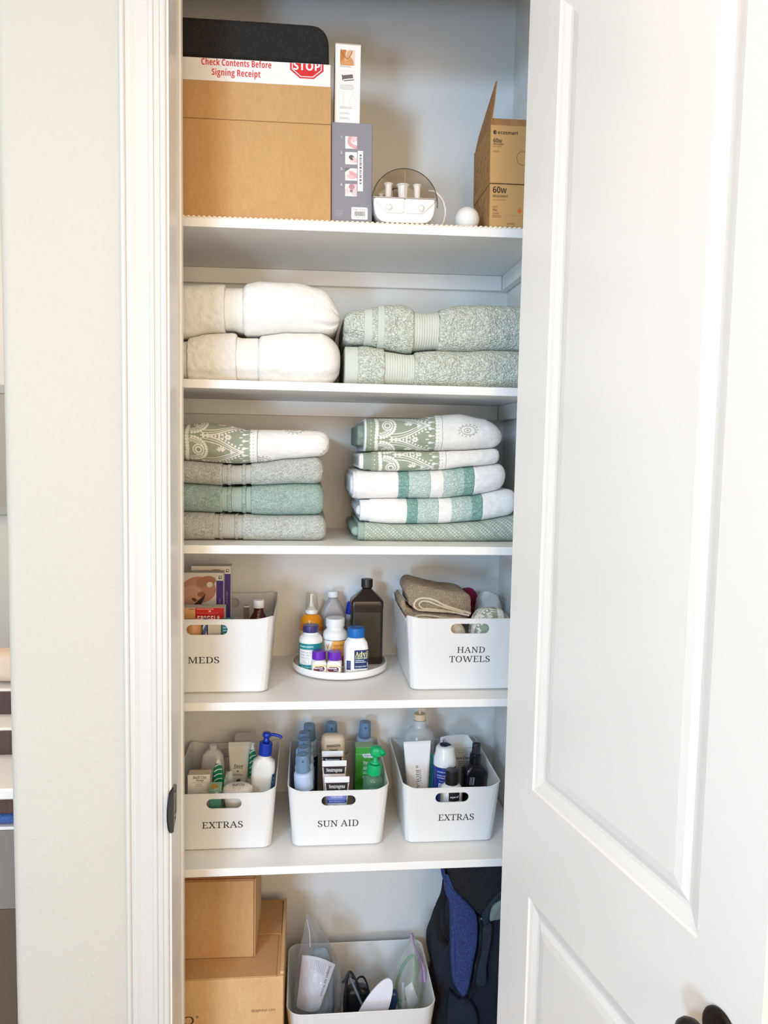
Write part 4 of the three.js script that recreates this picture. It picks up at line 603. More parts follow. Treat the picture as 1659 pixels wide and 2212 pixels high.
{
  const t = bottle('pill_bottle', 'white bottle with a teal OMEGA-3 FISH OIL label and dark purple cap', 0.0165, -0.245, -0.45);
  part(t, 'bottle', lathe([[0, 0], [30, 0], [32, 3], [32.5, 82], [32, 88], [28, 96], [22, 100.5], [20, 103], [20, 106]], 48), GLOSSWHITE); part(t, 'cap', ridged(22, 18.5, 64, 0.4), phys(0x3d3170, 0.3), [0, 0.1065, 0]);
  part(t, 'label', wrapped(0.0327, 0.071, 0.008, 0, 4.6), print(1024, 480, (g, w, h) => { g.fillStyle = '#16868c'; g.fillRect(0, 0, w, h); txt(g, 'VITAMIN SHOPPE', 512, 56, 40, '#eaf6f6', { w: 300, weight: 'bold' }); blot(g, 356, 108, 300, 286, '#f4f2ee'); g.strokeStyle = '#333'; g.lineWidth = 3; g.strokeRect(364, 116, 284, 270); txt(g, 'OMEGA-3', 500, 160, 52, '#444', { w: 220 }); txt(g, 'FISH OIL', 496, 214, 52, '#444', { w: 200 }); lines(g, 392, 252, 210, 2, 20, '#666', 5); g.strokeRect(402, 300, 170, 70); lines(g, 430, 316, 110, 3, 18, '#777', 5); txt(g, '60 softgels', 520, 438, 34, '#dff', { w: 200 }); for (let i = 0; i < 3; i++) { g.save(); g.translate(730 + i * 52, 330); g.rotate(-Math.PI / 2); lines(g, 0, 0, 260, 1, 10, '#cdeaea', 16); g.restore(); } }, 0.35));
}
{
  const proto = thing('pill_bottle', 'left of two small square bottles with purple caps at the front of the turntable', 'bottle', [0.0385, FLOORT, -0.196], 0.12, 'small purple capped bottles');
  part(proto, 'bottle', ringSolid([[0.0175, 0.0165, 0.006, 0], [0.0195, 0.0185, 0.007, 0.002], [0.0195, 0.0185, 0.007, 0.033], [0.0185, 0.0175, 0.009, 0.0375], [0.0155, 0.0155, 0.0145, 0.0405], [0.0155, 0.0155, 0.0152, 0.043]]), GLOSSWHITE);
  part(proto, 'cap', ridged(18.2, 22, 60, 0.5), phys(0x6a22b0, 0.3), [0, 0.0432, 0]);
  part(proto, 'label', face(0.036, 0.031), print(360, 310, (g, w, h) => { g.fillStyle = '#f6efd8'; g.fillRect(0, 0, w, h); blot(g, 0, 0, w, 60, '#f2e2b8'); g.fillStyle = '#6d1f35'; g.beginPath(); g.roundRect(8, 60, 300, 130, 60); g.fill(); g.fillStyle = '#3c1a4d'; g.beginPath(); g.roundRect(150, 110, 150, 76, 36); g.fill(); txt(g, 'Nexium', 140, 96, 70, '#fff', { weight: 'bold', w: 240 }); txt(g, '24HR', 224, 150, 50, '#e8d9f0', { weight: 'bold', w: 110 }); lines(g, 20, 220, 190, 2, 30, '#8a7440', 10); blot(g, 170, 262, 180, 26, '#4a2430'); g.strokeStyle = '#8a2c3a'; g.lineWidth = 10; g.beginPath(); g.arc(250, 180, 150, -1.4, 0.3); g.stroke(); }, 0.35), [0, 0.0172, 0.0188]);
  part(proto, 'label', face(0.03, 0.03), print(200, 200, (g, w, h) => { g.fillStyle = '#f4f1ec'; g.fillRect(0, 0, w, h); blot(g, 60, 10, 60, 110, '#2b2430'); lines(g, 20, 140, 160, 3, 18, '#666', 6); }, 0.35), [0.0198, 0.0172, 0], [0, Math.PI / 2, 0]);
  const c = proto.clone(); c.name = numbered('pill_bottle'); scene.add(c); c.position.set(0.0805, E + FLOORT, -0.19); c.rotation.y = -0.12; c.userData.label = 'right of two small square bottles with purple caps, next to the blue capped bottle';
}
{
  const t = bottle('pill_bottle', 'white bottle with a bright blue cap and navy label with yellow lettering', 0.1385, -0.2, 0.15);
  part(t, 'bottle', ringSolid([[0.028, 0.022, 0.012, 0], [0.031, 0.024, 0.014, 0.003], [0.0318, 0.0245, 0.015, 0.072], [0.03, 0.0235, 0.018, 0.087], [0.024, 0.021, 0.019, 0.097], [0.0215, 0.0205, 0.0195, 0.1], [0.0215, 0.0205, 0.0195, 0.103]]), GLOSSWHITE);
  part(t, 'cap', ridged(23.5, 25, 70, 0.5), phys(0x1467b4, 0.28), [0, 0.1032, 0]);
  part(t, 'label', aroundRing(0.0322, 0.0249, 0.0152, 0.006, 0.072, -0.0095, 0.034), print(400, 686, (g, w, h) => { g.fillStyle = '#f4f2ee'; g.fillRect(0, 0, w, h); g.fillStyle = '#1b2d63'; g.beginPath(); g.roundRect(0, 10, 400, 530, 16); g.fill(); txt(g, 'Advil', 205, 130, 190, '#f6ef9f', { weight: 'bold', font: 'serif', w: 370 }); txt(g, 'LIQUI-GELS', 205, 236, 76, '#e9f0b0', { weight: 'bold', w: 370 }); lines(g, 22, 300, 350, 2, 46, '#dfe6f2', 18); blot(g, 340, 380, 50, 130, '#c9d3e6'); txt(g, '120 Liquid Filled', 165, 478, 46, '#fff', { weight: 'bold', w: 290 }); g.strokeStyle = '#555'; g.lineWidth = 3; g.strokeRect(20, 560, 360, 110); lines(g, 60, 590, 280, 2, 40, '#444', 10); }, 0.35));
  part(t, 'label', aroundRing(0.0322, 0.0249, 0.0152, 0.018, 0.043, -0.031, -0.019), print(96, 200, (g, w, h) => { g.fillStyle = '#22305e'; g.fillRect(0, 0, w, h); lines(g, 20, 30, 60, 6, 24, '#8a98c4', 5); }, 0.35));
}
// folded cloths in the HAND TOWELS bin
const BROWN = terry([182, 158, 128], terryBump, 0.0026, 0.17, 0.08), CREAMEDGE = woven([226, 208, 178]);
const strip = (pts, th) => { const a = [], b = [], cv = new THREE.CatmullRomCurve3(pts.map(([p, q]) => new THREE.Vector3(p, q, 0))), n = 80; for (let i = 0; i <= n; i++) { const p = cv.getPoint(i / n), g = cv.getTangent(i / n), k = th * (1 + 0.25 * nz(p.x * 150, p.y * 150)); a.push([p.x - g.y * k, p.y + g.x * k]); b.push([p.x + g.y * k, p.y - g.x * k]); } return [...a, ...b.reverse()]; };
// a towel folded over and over: a thick rounded body, its paler woven edges looping across the end that faces out
function foldedCloth(label, at, outline, d, loops, turn = 0) {
  const q = 0.000195, m2 = (l) => l.map(([X, Y]) => [(X - 700) * q, (400 - Y) * q]), t = thing('hand_towel', label, 'towel', at, turn, 'cloths in the HAND TOWELS bin');
  const c = new THREE.SplineCurve([...m2(outline), m2(outline)[0]].map(([x, y]) => new THREE.Vector2(x, y))).getPoints(outline.length * 8).slice(0, -1).map((p) => [p.x, p.y]);
  const g = metres(extrude(c, d, 0.006, { bevelSegments: 5 }).translate(0, 0, -d)), p = g.attributes.position; for (let i = 0; i < p.count; i++) { const k = 0.0016 * nz(p.getX(i) * 90, p.getY(i) * 90, p.getZ(i) * 60); p.setXYZ(i, p.getX(i) + k, p.getY(i) + k, p.getZ(i) + k); }
  g.computeVertexNormals(); part(t, 'pile', toCreasedNormals(g, 1), BROWN);
  loops.forEach(([pts, w]) => part(t, 'woven_edge', extrude(strip(m2(pts), w), 0.003, 0.0012), CREAMEDGE, [0, 0, 0.0052], null, 'paler woven edge'));
}
const hb = SY[3];
foldedCloth('lower brown hand towel folded in the HAND TOWELS bin', [0.366, -0.4155, -0.176], [[125, 360], [172, 318], [215, 420], [262, 458], [330, 500], [500, 522], [850, 544], [1060, 590], [1080, 640], [700, 690], [300, 700], [215, 620]], 0.13, [[[[290, 650], [315, 585], [390, 549], [560, 552], [740, 580], [1050, 606]], 0.0028], [[[340, 660], [380, 598], [450, 582], [640, 612], [900, 635]], 0.0022]]);
foldedCloth('upper brown hand towel folded double atop the HAND TOWELS bin', [0.366, -0.4155, -0.17], [[195, 190], [240, 120], [300, 100], [420, 130], [700, 195], [1060, 250], [1105, 400], [1115, 530], [1070, 552], [860, 502], [480, 482], [330, 462], [285, 425], [248, 400], [240, 320], [205, 250]], 0.14, [[[[1105, 515], [900, 455], [730, 400], [600, 332], [480, 302], [370, 312], [320, 360], [312, 415], [360, 458], [500, 474], [850, 498], [1085, 545]], 0.0027], [[[1000, 500], [800, 452], [620, 392], [500, 346], [410, 350], [382, 390], [420, 438], [560, 452], [800, 486]], 0.0023]]);
const puff = (w, h, d, sd, amp = 0.2) => { const g = new THREE.SphereGeometry(1, 40, 28), p = g.attributes.position, v = new THREE.Vector3(); for (let i = 0; i < p.count; i++) { v.fromBufferAttribute(p, i); const s = [v.x, v.y, v.z].map((q) => Math.sign(q) * Math.abs(q) ** 0.72), k = 1 + amp * nz(v.x * 1.9 + sd, v.y * 1.9, v.z * 1.9 + sd) + amp * 0.4 * nz(v.x * 5, v.y * 5 + sd, v.z * 5); p.setXYZ(i, s[0] * w / 2 * k, s[1] * h / 2 * k, s[2] * d / 2 * k); } g.computeVertexNormals(); return metres(g); };
const wt = thing('hand_towel', 'white cloth at the back right of the HAND TOWELS bin', 'towel', [0.523, hb + 0.12, -0.29], 0, 'cloths in the HAND TOWELS bin'); part(wt, 'cloth', puff(0.075, 0.2, 0.1, 8, 0.08), terry([240, 238, 236], terryBump, 0.0015, 0.16, 0.04));
const mg = thing('hand_towel', 'magenta cloth peeping out beside the brown towels in the bin', 'towel', [0.474, hb + 0.17, -0.34], 0.2, 'cloths in the HAND TOWELS bin'); part(mg, 'cloth', puff(0.05, 0.1, 0.06, 5, 0.1), terry([150, 30, 78], terryBump, 0.0015, 0.16, 0.1));
const bg = thing('hand_towel', 'beige cloth behind the left end of the HAND TOWELS bin slot', 'towel', [0.368, hb + 0.094, -0.116], 0, 'cloths in the HAND TOWELS bin'); part(bg, 'cloth', puff(0.112, 0.172, 0.086, 12, 0.03), terry([228, 216, 196], terryBump, 0.0015, 0.16, 0.06));
const sg = thing('hand_towel', 'patterned sage and white cloth heaped at the right of the HAND TOWELS bin', 'towel', [0.49, hb + 0.108, -0.122], 0, 'cloths in the HAND TOWELS bin'); part(sg, 'cloth', puff(0.116, 0.2, 0.094, 15, 0.04), laceMat(0.42, 0.09));

// ---------------------------------------------------------------- fifth shelf: the three small bins
const F5 = SY[4] + 0.0032;
const in5 = (name, label, cat, x, z, turn = 0, lean = 0, group, pitch = 0) => { const t = thing(name, label, cat, [x, F5 + Math.abs(Math.sin(lean)) * 0.034, z], turn, group); t.rotation.z = lean; t.rotation.x = pitch; return t; };
// a squeeze tube standing on its cap: round below, drawn out to a flat crimp above
function tubeThing(t, { w, h, r, cap, body, capMat, crimp, sealH = 0.012, capH = 0.02 }) {
  const rings = []; for (let i = 0; i <= 10; i++) { const k = i / 10, hw = lerp(r, w / 2, k ** 0.8), hd = Math.max(0.0014, lerp(r, 0.001, k ** 1.25)); rings.push([hw, hd, Math.min(hd, hw) * 0.96, capH + 0.001 + k * (h - capH - sealH)]); }
  part(t, 'cap', ridged(r * 1000 * 0.92, capH * 1000, 50, 0.4), capMat); part(t, 'tube_body', ringSolid(rings, 0, 1, 6, 6), body);
  part(t, 'crimped_end', rbox(w, sealH, 0.0026, 0.001).translate(0, h - sealH / 2 + 0.001, 0), crimp || body);
}
// print laid on the front of such a tube, from height y0 to y1
function tubeLabel(t, { w, h, r, capH = 0.02, sealH = 0.012 }, y0, y1, span, m, name = 'label') {
  const P = [], U = [], I = [], nx = 14, ny = 8;
  for (let j = 0; j <= ny; j++) for (let i = 0; i <= nx; i++) { const y = lerp(y0, y1, j / ny), k = clamp((y - capH) / (h - capH - sealH)), hw = lerp(r, w / 2, k ** 0.8), hd = Math.max(0.0014, lerp(r, 0.001, k ** 1.25)), s = lerp(-span, span, i / nx); const q = Math.min(hd, hw) * 0.96, fx = Math.max(0, Math.abs(s) * hw - (hw - q)); P.push(s * hw, y, hd - q + Math.sqrt(Math.max(0, q * q - fx * fx)) + 0.0005); U.push(i / nx, j / ny); }
  for (let j = 0; j < ny; j++) for (let i = 0; i < nx; i++) { const a = j * (nx + 1) + i; I.push(a, a + 1, a + nx + 1, a + 1, a + nx + 2, a + nx + 1); }
  const g = new THREE.BufferGeometry(); g.setAttribute('position', new THREE.Float32BufferAttribute(P, 3)); g.setAttribute('uv', new THREE.Float32BufferAttribute(U, 2)); g.setIndex(I); g.computeVertexNormals(); part(t, name, g, m);
}
// --- EXTRAS at the left
{
  const t = in5('soap_carton', 'cream soap carton in a script-lettered paper band in the left EXTRAS bin', 'carton', -0.2735, -0.165);
  part(t, 'body', slab(-0.0295, 0.0295, 0, 0.173, -0.018, 0.018, 0.003), mat(0xe3cfb4, 0.6));
  part(t, 'paper_band', slab(-0.0285, 0.0285, 0.02, 0.1745, 0.0182, 0.019, 0.0004), mat(0xf0ebe2, 0.6)); part(t, 'print', face(0.055, 0.06), print(440, 480, (g, w, h) => { g.fillStyle = '#f1ece3'; g.fillRect(0, 0, w, h); txt(g, 'Buff City', 236, 50, 76, '#26221e', { weight: 'italic bold', font: 'serif', w: 280 }); txt(g, 'Soap', 240, 112, 66, '#26221e', { weight: 'italic bold', font: 'serif', w: 160 }); blot(g, 60, 158, 340, 4, '#5a534b'); lines(g, 150, 186, 150, 4, 20, '#8a8278', 5); }, 0.6), [0, 0.1435, 0.0195]);
  const a = in5('soap_bar', 'orange soap bar in the far left of the left EXTRAS bin', 'soap', -0.284, -0.215, 0.1); part(a, 'bar', rbox(0.05, 0.155, 0.03, 0.006, 4).translate(0, 0.0785, 0), phys(0xc9803f, 0.4)); part(a, 'sleeve', slab(-0.0255, 0.0255, 0.03, 0.11, 0.0152, 0.0158, 0.0002), mat(0xc6a06f, 0.6));
  const b = in5('soap_bar', 'teal soap with an amber and green top panel in the left EXTRAS bin', 'soap', -0.2275, -0.125); part(b, 'bar', rbox(0.0305, 0.14, 0.024, 0.003, 3).translate(0, 0.0705, 0), phys(0x5fa89c, 0.35, { transmission: 0.2, thickness: 0 }));
  part(b, 'wrapper', slab(-0.016, 0.016, 0.1412, 0.1585, -0.012, 0.012, 0.002), phys(0x9fc3b2, 0.15)); part(b, 'wrapper_print', face(0.03, 0.032), print(160, 170, (g, w, h) => { g.fillStyle = '#7ea68e'; g.fillRect(0, 0, w, h); oval(g, 70, 50, 56, 40, '#a8804f'); oval(g, 110, 100, 50, 30, '#8fb79a'); blot(g, 80, 130, 46, 40, '#e8ebdf'); }, 0.4), [0, 0.15, 0.0128]);
  const twist = (name, label, x, z, h, w, turn) => { // foil sachet with slanting stripes
    const s = in5(name, label, 'packet', x, z, turn, 0, 'green striped packets'); const g = ringSolid([[w * 0.45, 0.004, 0.0035, 0], [w * 0.5, 0.008, 0.006, h * 0.3], [w * 0.5, 0.009, 0.007, h * 0.7], [w * 0.4, 0.006, 0.005, h * 0.86], [w * 0.1, 0.0016, 0.001, h]], 0, 1, 4, 5), p = g.attributes.position; for (let i = 0; i < p.count; i++) g.attributes.uv.setXY(i, p.getX(i) / w + 0.5, p.getY(i) / h);
    part(s, 'sachet', g, phys(0xffffff, 0.25, { map: canvas(128, 1024, (c, W, H) => { c.fillStyle = '#e8ece6'; c.fillRect(0, 0, W, H); blot(c, 0, 60, W, 380, '#157f5c'); c.strokeStyle = '#cfe8da'; c.lineWidth = 14; for (let y = 70; y < 440; y += 64) { c.beginPath(); c.moveTo(20, y + 40); c.quadraticCurveTo(60, y - 10, 110, y + 6); c.stroke(); } oval(c, 90, 560, 30, 80, '#cf8f74'); }) })); part(s, 'tip', slab(-w * 0.22, w * 0.22, h + 0.0002, h + 0.006, -0.001, 0.001, 0.0006), phys(0xcfd6cf, 0.25)); };
  twist('striped_packet', 'pointed green striped packet behind the script-lettered soap carton', -0.2285, -0.195, 0.196, 0.03, 0); twist('striped_packet', 'tall green striped packet between the white swirl tube and blue pump bottle', -0.1405, -0.245, 0.214, 0.026, 0.2);
  const crk = in5('wrapped_soap', 'pale blue crinkled wrapped soap beside the teal soap in the left EXTRAS bin', 'soap', -0.2005, -0.2); part(crk, 'wrapper', puff(0.03, 0.14, 0.03, 6, 0.2).translate(0, 0.086, 0), phys(0xd2dedb, 0.25, { transmission: 0.15, thickness: 0 }));
  const bk = in5('lotion_bottle', 'white rounded bottle lying low at the back of the left EXTRAS bin', 'bottle', -0.258, -0.33); part(bk, 'bottle', ringSolid([[0.03, 0.018, 0.012, 0], [0.033, 0.02, 0.014, 0.004], [0.033, 0.02, 0.015, 0.13], [0.028, 0.017, 0.014, 0.155], [0.016, 0.012, 0.01, 0.168]]), GLOSSWHITE); part(bk, 'cap', ridged(11, 14, 40, 0.4), GLOSSWHITE, [0, 0.1683, 0]);
  const box = in5('white_carton', 'plain white carton rising behind the white tube with green swirl', 'carton', -0.168, -0.345); part(box, 'body', slab(-0.029, 0.029, 0, 0.203, -0.02, 0.02, 0.0015), mat(0xece7df, 0.5)); part(box, 'lid_flap', slab(-0.029, 0.029, 0.2033, 0.2043, -0.02, 0.021, 0.0003), mat(0xe3ddd2, 0.5));
  const dv = in5('cream_tube', 'white cream tube with a green swirl in the left EXTRAS bin', 'tube', -0.1765, -0.27), S = { w: 0.066, h: 0.212, r: 0.021 }; tubeThing(dv, { ...S, body: phys(0xeeebe4, 0.3), capMat: GLOSSWHITE });
  tubeLabel(dv, S, 0.03, 0.165, 0.93, print(330, 700, (g, w, h) => { g.fillStyle = '#edebe3'; g.fillRect(0, 0, w, h); g.fillStyle = '#b9cdb4'; g.beginPath(); g.moveTo(w, 120); g.quadraticCurveTo(230, 300, 220, 700); g.lineTo(w, 700); g.fill(); txt(g, 'Dove', 136, 100, 84, '#2a2823', { weight: 'italic bold', font: 'serif', w: 150 }); oval(g, 132, 166, 18, 12, '#6a685a'); lines(g, 50, 204, 190, 2, 16, '#7a8a74', 7); oval(g, 140, 300, 44, 26, '#59604a', -0.4); oval(g, 70, 320, 16, 12, '#3f4436'); blot(g, 60, 366, 150, 36, '#2e2c28'); }, 0.35));
  const lb = in5('lotion_bottle', 'white lotion bottle with a bright blue pump in the left EXTRAS bin', 'bottle', -0.1235, -0.19, 0, -0.095), BLUE = phys(0x1238a8, 0.3);
  part(lb, 'bottle', ringSolid([[0.025, 0.018, 0.012, 0], [0.026, 0.02, 0.014, 0.004], [0.029, 0.021, 0.015, 0.1], [0.0315, 0.0215, 0.016, 0.17], [0.029, 0.02, 0.016, 0.189], [0.018, 0.016, 0.0145, 0.199], [0.0145, 0.0145, 0.014, 0.2015], [0.0145, 0.0145, 0.014, 0.206]]), phys(0xf0ece2, 0.3));
  part(lb, 'collar', ridged(17.5, 34, 44, 0.5), BLUE, [0, 0.206, 0]); part(lb, 'pump_stem', lathe([[0, 0], [9, 0], [9, 6], [7.5, 8], [7.5, 16], [0, 16]], 28), BLUE, [0, 0.2402, 0]);
  part(lb, 'pump_head', merge([lathe([[0, 0], [11, 0], [12, 2], [11.5, 9], [9, 11], [0, 11.5]], 32), tube([[0.004, 0.0055, 0], [0.02, 0.006, 0], [0.036, 0.003, 0.002], [0.04, -0.001, 0.002]], 0.0042, 24, 12)]), BLUE, [0, 0.2563, 0]);
  part(lb, 'label', face(0.014, 0.06), print(100, 420, (g, w, h) => { g.fillStyle = '#1c4f7c'; g.fillRect(0, 0, w, h); oval(g, 56, 130, 36, 60, '#7fb2c4'); oval(g, 56, 130, 22, 40, '#1c4f7c'); }, 0.35), [0.0292, 0.13, 0.0145], [0, 0.95, 0]);
  const rs = in5('wrapped_soap', 'round white paper wrapped soap at the front of the left EXTRAS bin', 'soap', -0.171, -0.136); part(rs, 'soap_body', lathe([[0, 0], [24, 0], [29, 8], [31, 40], [33, 100], [38, 122], [40, 133], [38, 143], [30, 149], [0, 152]], 48).scale(1, 1, 0.68), mat(0xf0ede4, 0.5)); part(rs, 'printed_top', face(0.055, 0.028), mat(0xffffff, 0.5, { transparent: true, map: canvas(256, 128, (g) => { txt(g, 'Buff City', 128, 40, 46, '#2d2a26', { weight: 'italic bold', font: 'serif', w: 150 }); txt(g, 'Soap', 110, 88, 40, '#2d2a26', { weight: 'italic bold', font: 'serif' }); }) }), [0.002, 0.1512, 0.014], [-1.1, 0, 0]);
}
// --- SUN AID
{
  const BLUECAN = phys(0xb8cbe6, 0.3), HOOD = phys(0x7f9fc0, 0.18, { transmission: 0.25, thickness: 0 });
  const proto = in5('sunscreen_spray', 'front sunscreen spray can in the leaning row, its pale blue body showing', 'spray can', 0.009, -0.128, 0, 0.05, 'pale blue sunscreen spray cans');
  part(proto, 'can', lathe([[0, 0], [24, 0], [25, 2], [25.2, 130], [25.2, 176], [24, 181], [19, 184.5], [0, 184.5]], 48), BLUECAN);
  part(proto, 'label', wrapped(0.0254, 0.125, 0.014, 0, 5.6), print(900, 700, (g, w, h) => { g.fillStyle = '#1f2c4e'; g.fillRect(0, 0, w, h); txt(g, 'Neutrogena', 450, 60, 66, '#e8edf6', { font: 'serif', w: 230 }); lines(g, 60, 140, 200, 16, 30, '#7f8aa6', 8); lines(g, 640, 140, 200, 16, 30, '#7f8aa6', 8); blot(g, 330, 160, 240, 420, '#9fb8dd'); }, 0.35));
  part(proto, 'spray_cap', lathe([[0, 184.8], [17, 184.8], [18.4, 187], [18, 200], [17, 216], [16.6, 228], [15.5, 231], [13, 229], [0, 226]], 36), HOOD); part(proto, 'nozzle', lathe([[0, 0], [2.6, 0], [2.6, 1.6], [1.2, 1.7], [1.2, 0.8], [0, 0.8]], 16).rotateX(Math.PI / 2), phys(0x3b536e, 0.3), [0, 0.217, 0.0166]);
  [[0.0085, -0.181, 0.035, 'second sunscreen spray can in the leaning row at the left of the SUN AID bin'], [0.008, -0.234, 0.03, 'third sunscreen spray can in the leaning row at the left of the SUN AID bin'], [0.0075, -0.287, 0.025, 'fourth sunscreen spray can in the leaning row at the left of the SUN AID bin'], [0.016, -0.352, 0, 'rearmost dark sunscreen spray can at the back left of the SUN AID bin'], [0.081, -0.362, 0, 'sunscreen spray can whose cap shows behind the tan bottle'], [0.172, -0.362, -0.04, 'sunscreen spray can at the back right behind the green box']].forEach(([x, z, lean, label]) => { const c = proto.clone(); c.name = numbered('sunscreen_spray'); scene.add(c); c.position.set(x, E + F5 + Math.abs(Math.sin(lean)) * 0.03, z); c.rotation.z = lean; c.userData.label = label; });
  const ht = in5('lotion_bottle', 'tan rounded sunscreen bottle standing on its cap in the SUN AID bin', 'bottle', 0.083, -0.272);
  part(ht, 'bottle', ringSolid([[0.024, 0.015, 0.012, 0.026], [0.0285, 0.018, 0.014, 0.06], [0.0335, 0.0195, 0.015, 0.15], [0.0345, 0.0195, 0.016, 0.2], [0.034, 0.019, 0.016, 0.216], [0.031, 0.016, 0.013, 0.2255], [0.024, 0.01, 0.008, 0.2305]]), phys(0xdfc6a8, 0.35)); part(ht, 'cap', ridged(20, 25, 40, 0.3), phys(0xb98d5d, 0.35));
  part(ht, 'print', face(0.056, 0.034), mat(0xffffff, 0.4, { transparent: true, map: canvas(448, 272, (g) => { txt(g, 'HAWAIIAN', 226, 84, 84, '#2c2320', { weight: 'bold', w: 320, rot: -0.04 }); txt(g, 'Tropic', 226, 186, 84, '#2c2320', { weight: 'italic bold', w: 190, rot: -0.05 }); }) }), [0, 0.197, 0.0201]);
  const N = (label, x, z, S, tone, draw) => { const t = in5('cream_tube', label, 'tube', x, z, 0, 0, 'white topped sunscreen tubes'); tubeThing(t, { ...S, body: phys(tone, 0.3), capMat: phys(0xf2f0ee, 0.3), crimp: phys(0xf6f5f3, 0.25), sealH: 0.014 }); tubeLabel(t, { ...S, sealH: 0.014 }, S.h - 0.034, S.h - 0.0145, 0.98, print(512, 150, (g, w, h) => { g.fillStyle = '#23232b'; g.fillRect(0, 0, w, h); txt(g, 'Neutrogena', 256, 76, 96, '#fff', { font: 'serif', weight: 'bold', w: 350 }); }, 0.3), 'brand_band'); if (draw) tubeLabel(t, { ...S, sealH: 0.014 }, 0.03, S.h - 0.0345, 0.98, print(440, 560, draw, 0.3)); };
  N('rear black banded sunscreen tube below the tan bottle', 0.0795, -0.214, { w: 0.059, h: 0.203, r: 0.019 }, 0xf0d9cc);
  N('middle black banded sunscreen tube with a peach body', 0.083, -0.165, { w: 0.066, h: 0.196, r: 0.02 }, 0xf2dccf, (g, w, h) => { g.fillStyle = '#f3dfd3'; g.fillRect(0, 0, w, h); lines(g, 60, 40, 300, 3, 24, '#b9aed0', 9); });
  N('front black banded sunscreen tube with lavender blue print seen through the SUN AID slot', 0.0885, -0.117, { w: 0.066, h: 0.172, r: 0.0195 }, 0xe9dcd8, (g, w, h) => { g.fillStyle = '#dfe2e6'; g.fillRect(0, 0, w, h); blot(g, 0, 0, w, 16, '#efd9d0'); blot(g, 0, 16, w, 110, '#7a83c6'); lines(g, 60, 36, 320, 1, 10, '#e9ebf7', 9); txt(g, 'ULTRA SHEER', 220, 84, 44, '#e8eaf6', { w: 220 }); blot(g, 0, 126, w, 40, '#2f56b4'); txt(g, 'BROAD SPECTRUM SPF 70', 220, 146, 26, '#e8eef8', { w: 320 }); txt(g, '70+', 220, 216, 84, '#3a4a5c', { w: 140 }); });
  const gb = in5('medicine_carton', 'green allergy relief carton at the right of the SUN AID bin', 'carton', 0.1715, -0.278); part(gb, 'body', slab(-0.025, 0.025, 0, 0.194, -0.02, 0.02, 0.0012), mat(0x57b04a, 0.4)); part(gb, 'top_flap', slab(-0.025, 0.025, 0.1943, 0.1954, -0.02, 0.021, 0.0003), mat(0x9fc48c, 0.5));
  part(gb, 'printed_panel', face(0.049, 0.193), print(256, 1000, (g, w, h) => { g.fillStyle = '#4fae45'; g.fillRect(0, 0, w, h); oval(g, 60, 520, 60, 60, '#3b9438'); blot(g, 0, 90, w, 5, '#a9dca0'); g.fillStyle = '#eef0ea'; g.beginPath(); g.moveTo(90, 95); g.lineTo(256, 80); g.lineTo(256, 150); g.lineTo(120, 150); g.fill(); txt(g, 'Walgreens', 186, 118, 34, '#555', { weight: 'italic', font: 'serif', w: 130 }); txt(g, 'Dye-Free', 110, 226, 72, '#eff5ea', { weight: 'bold', align: 'left', w: 200 }); txt(g, 'Allergy', 108, 310, 72, '#eff5ea', { weight: 'bold', align: 'left', w: 170 }); lines(g, 110, 362, 90, 2, 20, '#dff0d8', 9); oval(g, 122, 440, 14, 16, '#eee'); }, 0.4), [0, 0.097, 0.0204]);
  const fp = in5('soap_pump', 'clear green soap bottle with a bright green pump in the SUN AID bin', 'bottle', 0.1745, -0.148, 0, -0.085), GRN = phys(0x12b06a, 0.22);
  part(fp, 'bottle', lathe([[0, 0], [22, 0], [24, 3], [25, 80], [26.5, 138], [26, 150], [20, 158], [15, 160], [15, 164]], 44), phys(0x9cd3b4, 0.08, { transmission: 0.75, thickness: 0 })); part(fp, 'soap_label', wrapped(0.0262, 0.05, 0.085, 0.1, 0.9), mat(0xeef2ec, 0.4)); part(fp, 'collar', ridged(20, 27, 40, 0.6), GRN, [0, 0.1642, 0]); part(fp, 'pump_stem', lathe([[0, 0], [13, 0], [14, 3], [13, 8], [7, 9], [6.5, 22], [0, 22]], 28), GRN, [0, 0.1914, 0]);
  part(fp, 'pump_head', merge([puff(0.034, 0.03, 0.034, 2, 0.04).toNonIndexed(), tube([[0, 0.004, 0.004], [0.012, 0.006, 0.014], [0.018, 0.0, 0.022]], 0.007, 16, 12)]), GRN, [0.001, 0.226, 0]);
}
